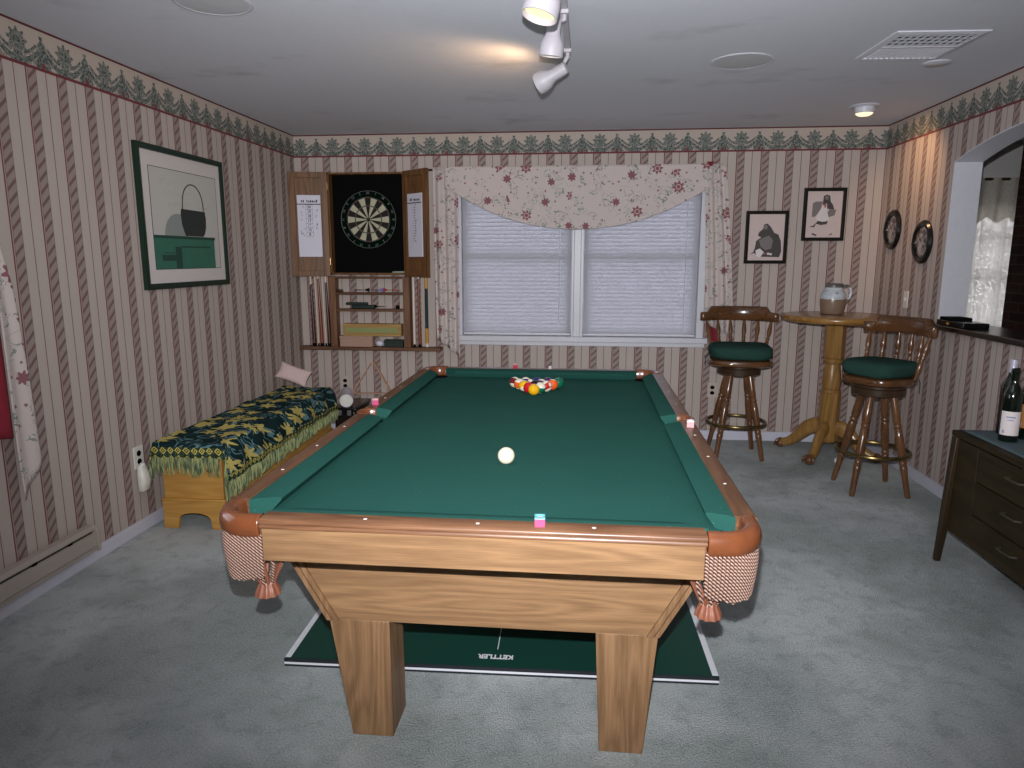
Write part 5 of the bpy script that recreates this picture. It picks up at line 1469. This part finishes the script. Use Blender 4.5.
t = thing('lacquer_tray', 'flat dull red tray at the back of the credenza by the wall', 'tray', (2.20, 0.405, ZT + 0.002), local=True)
mb = MB(); mb.prism(rrect(-0.115, 0.115, -0.075, 0.025, 0.015), 0.0055, 0.011); mb.build('base', M['red_cloth'], t)
mb = MB(); pr_ = rrect(-0.115, 0.115, -0.075, 0.025, 0.015)
mb.loft([[(x, y, 0.006), (x * 1.03, y * 1.04, 0.020), (x * 1.0, y * 1.0, 0.020), (x * 0.97, y * 0.95, 0.008)] for x, y in pr_ + pr_[:1]], True, False); mb.build('rim', M['red_cloth'], t)
def bottle(x, y, h, r, lab, foil, label_m, z0_, lz=(0.05, 0.14), lface=240):
    t = thing('wine_bottle', lab, 'bottle', (x, y, z0_), 0, 'wine bottles on the credenza', local=True)
    sh = h * 0.60
    mb = MB(); mb.lathe([(r * 0.6, 0.002), (r * 0.94, 0.0), (r, 0.006), (r, sh), (r * 0.93, sh + 0.018), (r * 0.66, sh + 0.042), (r * 0.42, sh + 0.062), (0.0145, sh + 0.085), (0.0140, h - 0.022), (0.0158, h - 0.020), (0.0158, h - 0.012), (0.014, h - 0.010), (0.014, h - 0.002), (0.0, h - 0.002)], 36); mb.build('glass', M['bottle_dark'], t)
    mb = MB(); mb.lathe([(0.0150, h - 0.065), (0.0150, h - 0.022), (0.0168, h - 0.020), (0.0168, h - 0.011), (0.0152, h - 0.009), (0.0152, h), (0.0, h + 0.0005)], 28); mb.build('capsule', foil, t)
    mb = MB(); a0, a1 = lface - 62, lface + 62
    mb.grid(24, 2, lambda u, v: ((r + 0.0006) * cos(rad(a0 + (a1 - a0) * u)), (r + 0.0006) * sin(rad(a0 + (a1 - a0) * u)), lz[0] + (lz[1] - lz[0]) * v)); lb = mb.build('label', label_m, t)
    mb = MB()
    for (za, zb, ua, ub) in ((0.74, 0.80, 0.28, 0.70), (0.62, 0.66, 0.34, 0.64), (0.08, 0.22, 0.16, 0.26)):
        mb.grid(8, 1, lambda u, v: ((r + 0.0010) * cos(rad(a0 + (a1 - a0) * (ua + (ub - ua) * u))), (r + 0.0010) * sin(rad(a0 + (a1 - a0) * (ua + (ub - ua) * u))), lz[0] + (lz[1] - lz[0]) * (za + (zb - za) * v)))
    mb.build('print', M['ink_blue'], lb)
    return t
RT = ZT + 0.0075
bottle(2.012, 0.236, 0.305, 0.036, 'dark wine bottle with a white label on the blue runner', M['bottle_dark'], M['label_white'], RT, (0.028, 0.128), 244)
bottle(2.068, 0.355, 0.325, 0.037, 'dark wine bottle with silver neck foil behind the white labelled one', M['foil_silver'], M['label_white'], RT, (0.05, 0.13), 60)
bottle(2.105, 0.275, 0.300, 0.036, 'dark wine bottle with olive neck foil and amber label', M['foil_gold'], M['label_amber'], RT, (0.05, 0.15), 236)

# ------------------------------------------------------------------ ledge of the arch and the box on it
mb = MB()
mb.box(XR - 0.072, XR + WT + 0.06, AY0 - 0.06, AY1 + 0.005, AZ0 + 0.006, AZ0 + 0.036)
o = struct(mb, 'trim_2', M['ledge'], bevel=0.006)
o['label'] = 'dark wooden ledge along the arched opening'
t = thing('media_box', 'flat black box with small yellow spot on the dark arch ledge', 'box', (2.33, 1.36, AZ0 + 0.036))
mb = MB(); mb.box(2.275, 2.41, 1.205, 1.50, AZ0 + 0.0365, AZ0 + 0.066); mb.build('body', M['black_gloss'], t, bevel=0.004)
mb = MB(); mb.box(2.285, 2.40, 1.36, 1.49, AZ0 + 0.066, AZ0 + 0.083); mb.build('raised_lid', M['black'], t, bevel=0.004)
mb = MB(); mb.box(2.2735, 2.2755, 1.36, 1.385, AZ0 + 0.046, AZ0 + 0.056); mb.build('button', M['cue_gold'], t)

# ------------------------------------------------------------------ heater, outlets, switch
ht = thing('baseboard_heater', 'long beige baseboard heater low on the left wall', 'heater', (XL, -0.6, 0.03))
HZ = Matrix.Translation((0, 0, 0.0502)) @ Matrix.Scale(0.78, 4, (0, 0, 1))
HY0, HY1 = -1.55, -0.005
mb = MB().at(HZ); mb.prism([(XL + 0.0145, 0.060), (XL + 0.062, 0.060), (XL + 0.064, 0.064), (XL + 0.060, 0.140), (XL + 0.052, 0.143), (XL + 0.0145, 0.100)], HY0, HY1, 'xz'); mb.build('front_cover', M['heater'], ht, sharp=25)
mb = MB().at(HZ); mb.prism([(XL + 0.0145, 0.150), (XL + 0.040, 0.158), (XL + 0.056, 0.156), (XL + 0.056, 0.162), (XL + 0.040, 0.178), (XL + 0.0145, 0.182)], HY0, HY1, 'xz'); mb.build('top_cover', M['heater'], ht, sharp=25)
mb = MB().at(HZ); mb.box(XL + 0.0145, XL + 0.040, HY0, HY1, 0.105, 0.152); mb.build('element', M['heater_dark'], ht)
mb = MB().at(HZ); mb.prism([(XL + 0.0145, 0.030), (XL + 0.052, 0.030), (XL + 0.050, 0.060), (XL + 0.0145, 0.060)], HY0, HY1, 'xz'); mb.build('lower_lip', M['heater'], ht, sharp=25)
for y in [HY1 - 0.16 - 0.20 * k for k in range(7)]:
    mb = MB().at(HZ); mb.box(XL + 0.030, XL + 0.056, y - 0.012, y + 0.012, 0.141, 0.158); mb.build('damper_clip', M['black'], ht)
mb = MB().at(HZ); mb.prism([(XL + 0.014, 0.028), (XL + 0.066, 0.028), (XL + 0.068, 0.145), (XL + 0.058, 0.166), (XL + 0.042, 0.180), (XL + 0.014, 0.185)], HY1 - 0.004, HY1 + 0.012, 'xz'); mb.build('end_cap', M['heater'], ht, bevel=0.002)
def outlet(nm, lab, c, plane, sgn=1):
    """plate on a wall: plane 'xz' for the back wall, 'yz' for a side wall"""
    t = thing(nm, lab, 'outlet', c, 0, None, local=True)
    mt = Matrix.Identity(4) if plane == 'xz' else Matrix.Rotation(rad(90 if sgn > 0 else -90), 4, 'Z')
    mb = MB(); mb.at(mt); mb.prism(rrect(-0.036, 0.036, -0.057, 0.057, 0.006), -0.006, 0.0, 'xz'); mb.build('plate', M['cream_plastic'] if plane == 'xz' else M['white_plastic'], t, bevel=0.001)
    for z in (0.021, -0.021):
        mb = MB(); mb.at(mt); mb.prism([(0.0165 * cos(2 * PI * i / 20), z + 0.0145 * sin(2 * PI * i / 20)) for i in range(20)], -0.008, -0.0045, 'xz'); mb.build('socket', M['black'], t)
    return t
outlet('wall_outlet', 'white wall outlet with dark sockets on back wall beside the chest', (-1.652, YB, 0.385), 'xz')
outlet('wall_outlet', 'white wall outlet with dark sockets on back wall behind the left stool', (1.226, YB, 0.385), 'xz')
ol = outlet('wall_outlet', 'white wall outlet on left wall at the near end of the chest', (XL, 0.418, 0.385), 'yz', 1)
af = thing('air_freshener', 'white plug in air freshener in the left wall outlet', 'air freshener', (XL + 0.009, 0.402, 0.292), local=True)
mb = MB()
rings = []
for z, w, d in ((-0.075, 0.024, 0.030), (-0.070, 0.032, 0.040), (-0.02, 0.034, 0.046), (0.012, 0.034, 0.044), (0.03, 0.027, 0.036), (0.052, 0.024, 0.030), (0.060, 0.018, 0.022)):
    rings.append([(0.002 + d * (0.5 + 0.5 * math.copysign(abs(cos(a)) ** 0.7, cos(a))), w * math.copysign(abs(sin(a)) ** 0.7, sin(a)), z) for a in [2 * PI * i / 24 for i in range(24)]])
mb.loft(rings); mb.build('body', M['white_plastic'], af, sharp=60)
mb = MB(); mb.at(Matrix.Translation((0.022, 0, 0.058))); mb.lathe([(0.012, 0), (0.012, 0.008), (0.008, 0.011)], 16); mb.build('dial', M['white_matt'], af)
sw = thing('light_switch', 'white light switch on the right wall above the second stool', 'light switch', (XR, 2.068, 1.11), local=True)
mb = MB(); mb.at(Matrix.Rotation(rad(-90), 4, 'Z')); mb.prism(rrect(-0.030, 0.030, -0.055, 0.055, 0.006), -0.006, 0, 'xz'); mb.build('plate', M['white_plastic'], sw, bevel=0.001)
mb = MB(); mb.box(-0.013, -0.005, -0.005, 0.005, -0.010, 0.012); mb.build('toggle', M['white_plastic'], sw, bevel=0.001)

# ------------------------------------------------------------------ ceiling fittings
tr = thing('track_light', 'white ceiling track with three spotlight heads', 'track light', (0.15, 0.2, ZC))
mb = MB(); mb.box(0.140, 0.166, -0.62, 0.56, ZC - 0.018, ZC - 0.001); mb.build('track', M['lamp_paint'], tr, bevel=0.002)
BELL = [(0.020, 0.0), (0.030, 0.004), (0.033, 0.016), (0.033, 0.085), (0.038, 0.100), (0.052, 0.125), (0.0575, 0.150), (0.0575, 0.185), (0.054, 0.186), (0.052, 0.165)]
def head(py, tail, direction, lit, energy, scale_=1.0):
    d = Vector(direction).normalized()
    mb = MB(); mb.at(along(tail, d) @ Matrix.Scale(scale_, 4)); mb.lathe(BELL, 36)
    h = mb.build('lamp_head', M['lamp_paint'], tr, sharp=50)
    mb = MB(); mb.at(along(tail, d) @ Matrix.Scale(scale_, 4)); mb.lathe([(0.0, 0.168), (0.035, 0.170), (0.0515, 0.168)], 32, cap=False); mb.build('bulb', M['lamp_hot'] if lit else M['lamp_soft'], h)
    j = Vector(tail) + d * 0.045 * scale_
    mb = MB(); mb.tube([(0.152, py, ZC - 0.012), (0.152, py, ZC - 0.045), tuple(j)], [0.010, 0.010, 0.008], 10); mb.box(0.136, 0.168, py - 0.025, py + 0.025, ZC - 0.030, ZC - 0.015); mb.build('swivel_arm', M['lamp_paint'], h)
    if energy:
        li = bpy.data.lights.new('bulb_light', 'SPOT'); li.energy = energy; li.color = (1.0, 0.62, 0.33); li.spot_size = rad(150 if energy > 4.2 else 120); li.spot_blend = 0.7; li.shadow_soft_size = 0.04 if energy < 4.2 else 0.09
        lo = bpy.data.objects.new('bulb_light', li); col.objects.link(lo)
        lo.matrix_world = along(Vector(tail) + d * 0.19 * scale_, Vector((0.9, -0.45, -0.16)) if energy > 4.2 else -d)
HEADS = [(-0.47, (0.142, -0.520, 2.262), (-0.26, -0.12, -0.95), True, 3.0, 0.97), (0.0, (0.121, -0.02, 2.266), (-0.12, 0.16, -0.98), False, 2.5, 0.80), (0.50, (0.150, 0.47, 2.198), (-0.80, 0.30, -0.36), False, 7.0, 0.80)]
for hd in HEADS: head(*hd)
for (x, y, r, lab) in ((0.965, 0.825, 0.145, 'round flush white ceiling speaker right of the track light'), (-1.118, -0.172, 0.140, 'round flush white ceiling speaker near the left wall')):
    t = thing('ceiling_speaker', lab, 'speaker', (x, y, ZC), 0, 'round ceiling speakers', local=True)
    mb = MB(); mb.lathe([(r, -0.001), (r, -0.003), (r - 0.006, -0.006), (r - 0.014, -0.005), (r - 0.014, -0.001)], 56, cap=False); mb.build('rim', M['white_paint'], t)
    mb = MB(); mb.lathe([(r - 0.014, -0.004), (r * 0.5, -0.006), (0.001, -0.0065)], 48, cap=False); mb.build('grille', M['speaker_cloth'], t)
mb = MB(); mb.at(Matrix.Translation((1.892, 0.945, ZC))); mb.lathe([(0.062, -0.001), (0.062, -0.004), (0.054, -0.008), (0.0, -0.009)], 40); o = mb.build('ceiling_disc', M['white_paint']); tag(o, 'small round white cover on the ceiling beside the vent', 'ceiling cover')
v = thing('ceiling_vent', 'square white slatted air vent in the ceiling', 'vent', (1.675, 0.635, ZC), rad(3), local=True)
VW, VD = 0.188, 0.205
mb = MB(); frm = [(-VW, -VD), (VW, -VD), (VW, VD), (-VW, VD)]
mb.loft([[(x, y, -0.001), (x, y, -0.006), (x * 0.88, y * 0.89, -0.011), (x * 0.88, y * 0.89, -0.001)] for x, y in frm + frm[:1]], True, False); mb.build('frame', M['white_paint'], v, flat=True)
mb = MB(); mb.box(-VW * 0.9, VW * 0.9, -VD * 0.9, VD * 0.9, -0.0016, -0.0008); mb.build('opening', M['vent_dark'], v)  # dark plate painted as the shade behind the louvres; no hole is cut
mb = MB()
for k in range(13):
    x = -VW * 0.84 + (2 * VW * 0.84) * (k + 0.5) / 13
    mb.hexa([(x - 0.004, VD * 0.06, -0.002), (x - 0.002, VD * 0.06, -0.002), (x - 0.002, VD * 0.87, -0.002), (x - 0.004, VD * 0.87, -0.002), (x + 0.002, VD * 0.06, -0.012), (x + 0.004, VD * 0.06, -0.012), (x + 0.004, VD * 0.87, -0.012), (x + 0.002, VD * 0.87, -0.012)])
mb.build('louvres', M['white_paint'], v, flat=True)
mb = MB()
for k in range(4):
    y = -VD * 0.87 + VD * 0.9 * (k + 0.5) / 4
    mb.hexa([(-VW * 0.87, y - 0.008, -0.012), (VW * 0.87, y - 0.008, -0.012), (VW * 0.87, y - 0.006, -0.012), (-VW * 0.87, y - 0.006, -0.012), (-VW * 0.87, y + 0.004, -0.002), (VW * 0.87, y + 0.004, -0.002), (VW * 0.87, y + 0.006, -0.002), (-VW * 0.87, y + 0.006, -0.002)])
for k in range(12):
    x = -VW * 0.84 + 2 * VW * 0.84 * k / 11; mb.box(x - 0.0012, x + 0.0012, -VD * 0.87, 0.0, -0.010, -0.003)
mb.build('louvres', M['white_paint'], v, flat=True)
mb = MB(); mb.box(-VW * 0.88, VW * 0.88, -0.006, 0.010, -0.011, -0.001); mb.build('divider', M['white_paint'], v)
e = thing('eyeball_downlight', 'small lit round downlight in the ceiling near the right corner', 'downlight', (1.925, 1.92, ZC), local=True)
mb = MB(); mb.lathe([(0.088, -0.001), (0.088, -0.004), (0.080, -0.010), (0.060, -0.011), (0.060, -0.001)], 44, cap=False); mb.build('flange', M['white_paint'], e)
mb = MB(); mb.lathe([(0.058, -0.001), (0.058, -0.030), (0.056, -0.042), (0.052, -0.046), (0.049, -0.042)], 40, cap=False); mb.build('eyeball', M['white_paint'], e)
mb = MB(); mb.lathe([(0.0495, -0.043), (0.046, -0.052), (0.03, -0.060), (0.001, -0.062)], 32, cap=False); mb.build('bulb', M['lamp_soft'], e)

# ------------------------------------------------------------------ light
def light(name, kind, loc, energy, color=(1, 1, 1), aim=None, **k):
    li = bpy.data.lights.new(name, kind); li.energy = energy; li.color = color
    for a, b in k.items(): setattr(li, a, b)
    o = bpy.data.objects.new(name, li); col.objects.link(o); o.location = loc
    if aim is not None: o.rotation_euler = (Vector(aim) - Vector(loc)).to_track_quat('-Z', 'Y').to_euler()
    return o
CAM = Vector((0.2471, -2.8182, 1.3802))
# the flash of the camera, a little above the lens
light('camera_flash', 'SPOT', (0.235, -2.80, 1.49), 500, (0.97, 0.97, 1.0), (0.05, 2.6, 1.50), spot_size=rad(104), spot_blend=1.0, shadow_soft_size=0.012)
light('downlight_bulb', 'SPOT', (1.945, 1.93, ZC - 0.075), 11, (1.0, 0.58, 0.28), (2.34, 2.10, 1.86), spot_size=rad(100), spot_blend=0.8, shadow_soft_size=0.03)
# unseen fill lights added behind the camera to lift ceiling and near floor
light('rear_fill_disk', 'AREA', (0.2, -3.3, ZC - 0.03), 4, (1.0, 0.88, 0.72), (0.2, 1.0, 0.9), shape='DISK', size=0.5)
light('rear_fill_point', 'POINT', (0.7, -3.45, 1.62), 8, (1.0, 0.95, 0.90), shadow_soft_size=0.12)

w = bpy.data.worlds.new('sky'); scene.world = w; w.use_nodes = True
bg = w.node_tree.nodes['Background']; bg.inputs[0].default_value = (0.88, 0.91, 1.0, 1); bg.inputs[1].default_value = 3.4

# ------------------------------------------------------------------ camera
cd = bpy.data.cameras.new('camera'); cam = bpy.data.objects.new('camera', cd); col.objects.link(cam)
yaw, pitch, roll = 0.1019, 0.1775, 0.0006
cd.sensor_fit = 'HORIZONTAL'; cd.sensor_width = 36.0; cd.lens = 706.58 / 1024 * 36.0
fwd = Vector((-sin(yaw) * cos(pitch), cos(yaw) * cos(pitch), -sin(pitch))); rgt = Vector((cos(yaw), sin(yaw), 0)); up = rgt.cross(fwd)
r2 = rgt * cos(roll) + up * sin(roll); u2 = up * cos(roll) - rgt * sin(roll)
cam.matrix_world = Matrix(((r2.x, u2.x, -fwd.x, CAM.x), (r2.y, u2.y, -fwd.y, CAM.y), (r2.z, u2.z, -fwd.z, CAM.z), (0, 0, 0, 1)))
cd.clip_start = 0.02
scene.camera = cam
for o in LOCALS:
    if '_local' in o: del o['_local']

vs = scene.view_settings
scene.display_settings.display_device = 'sRGB'
vs.view_transform = 'Standard'; vs.look = 'None'; vs.exposure = 0.0; vs.gamma = 1.0; vs.use_curve_mapping = False
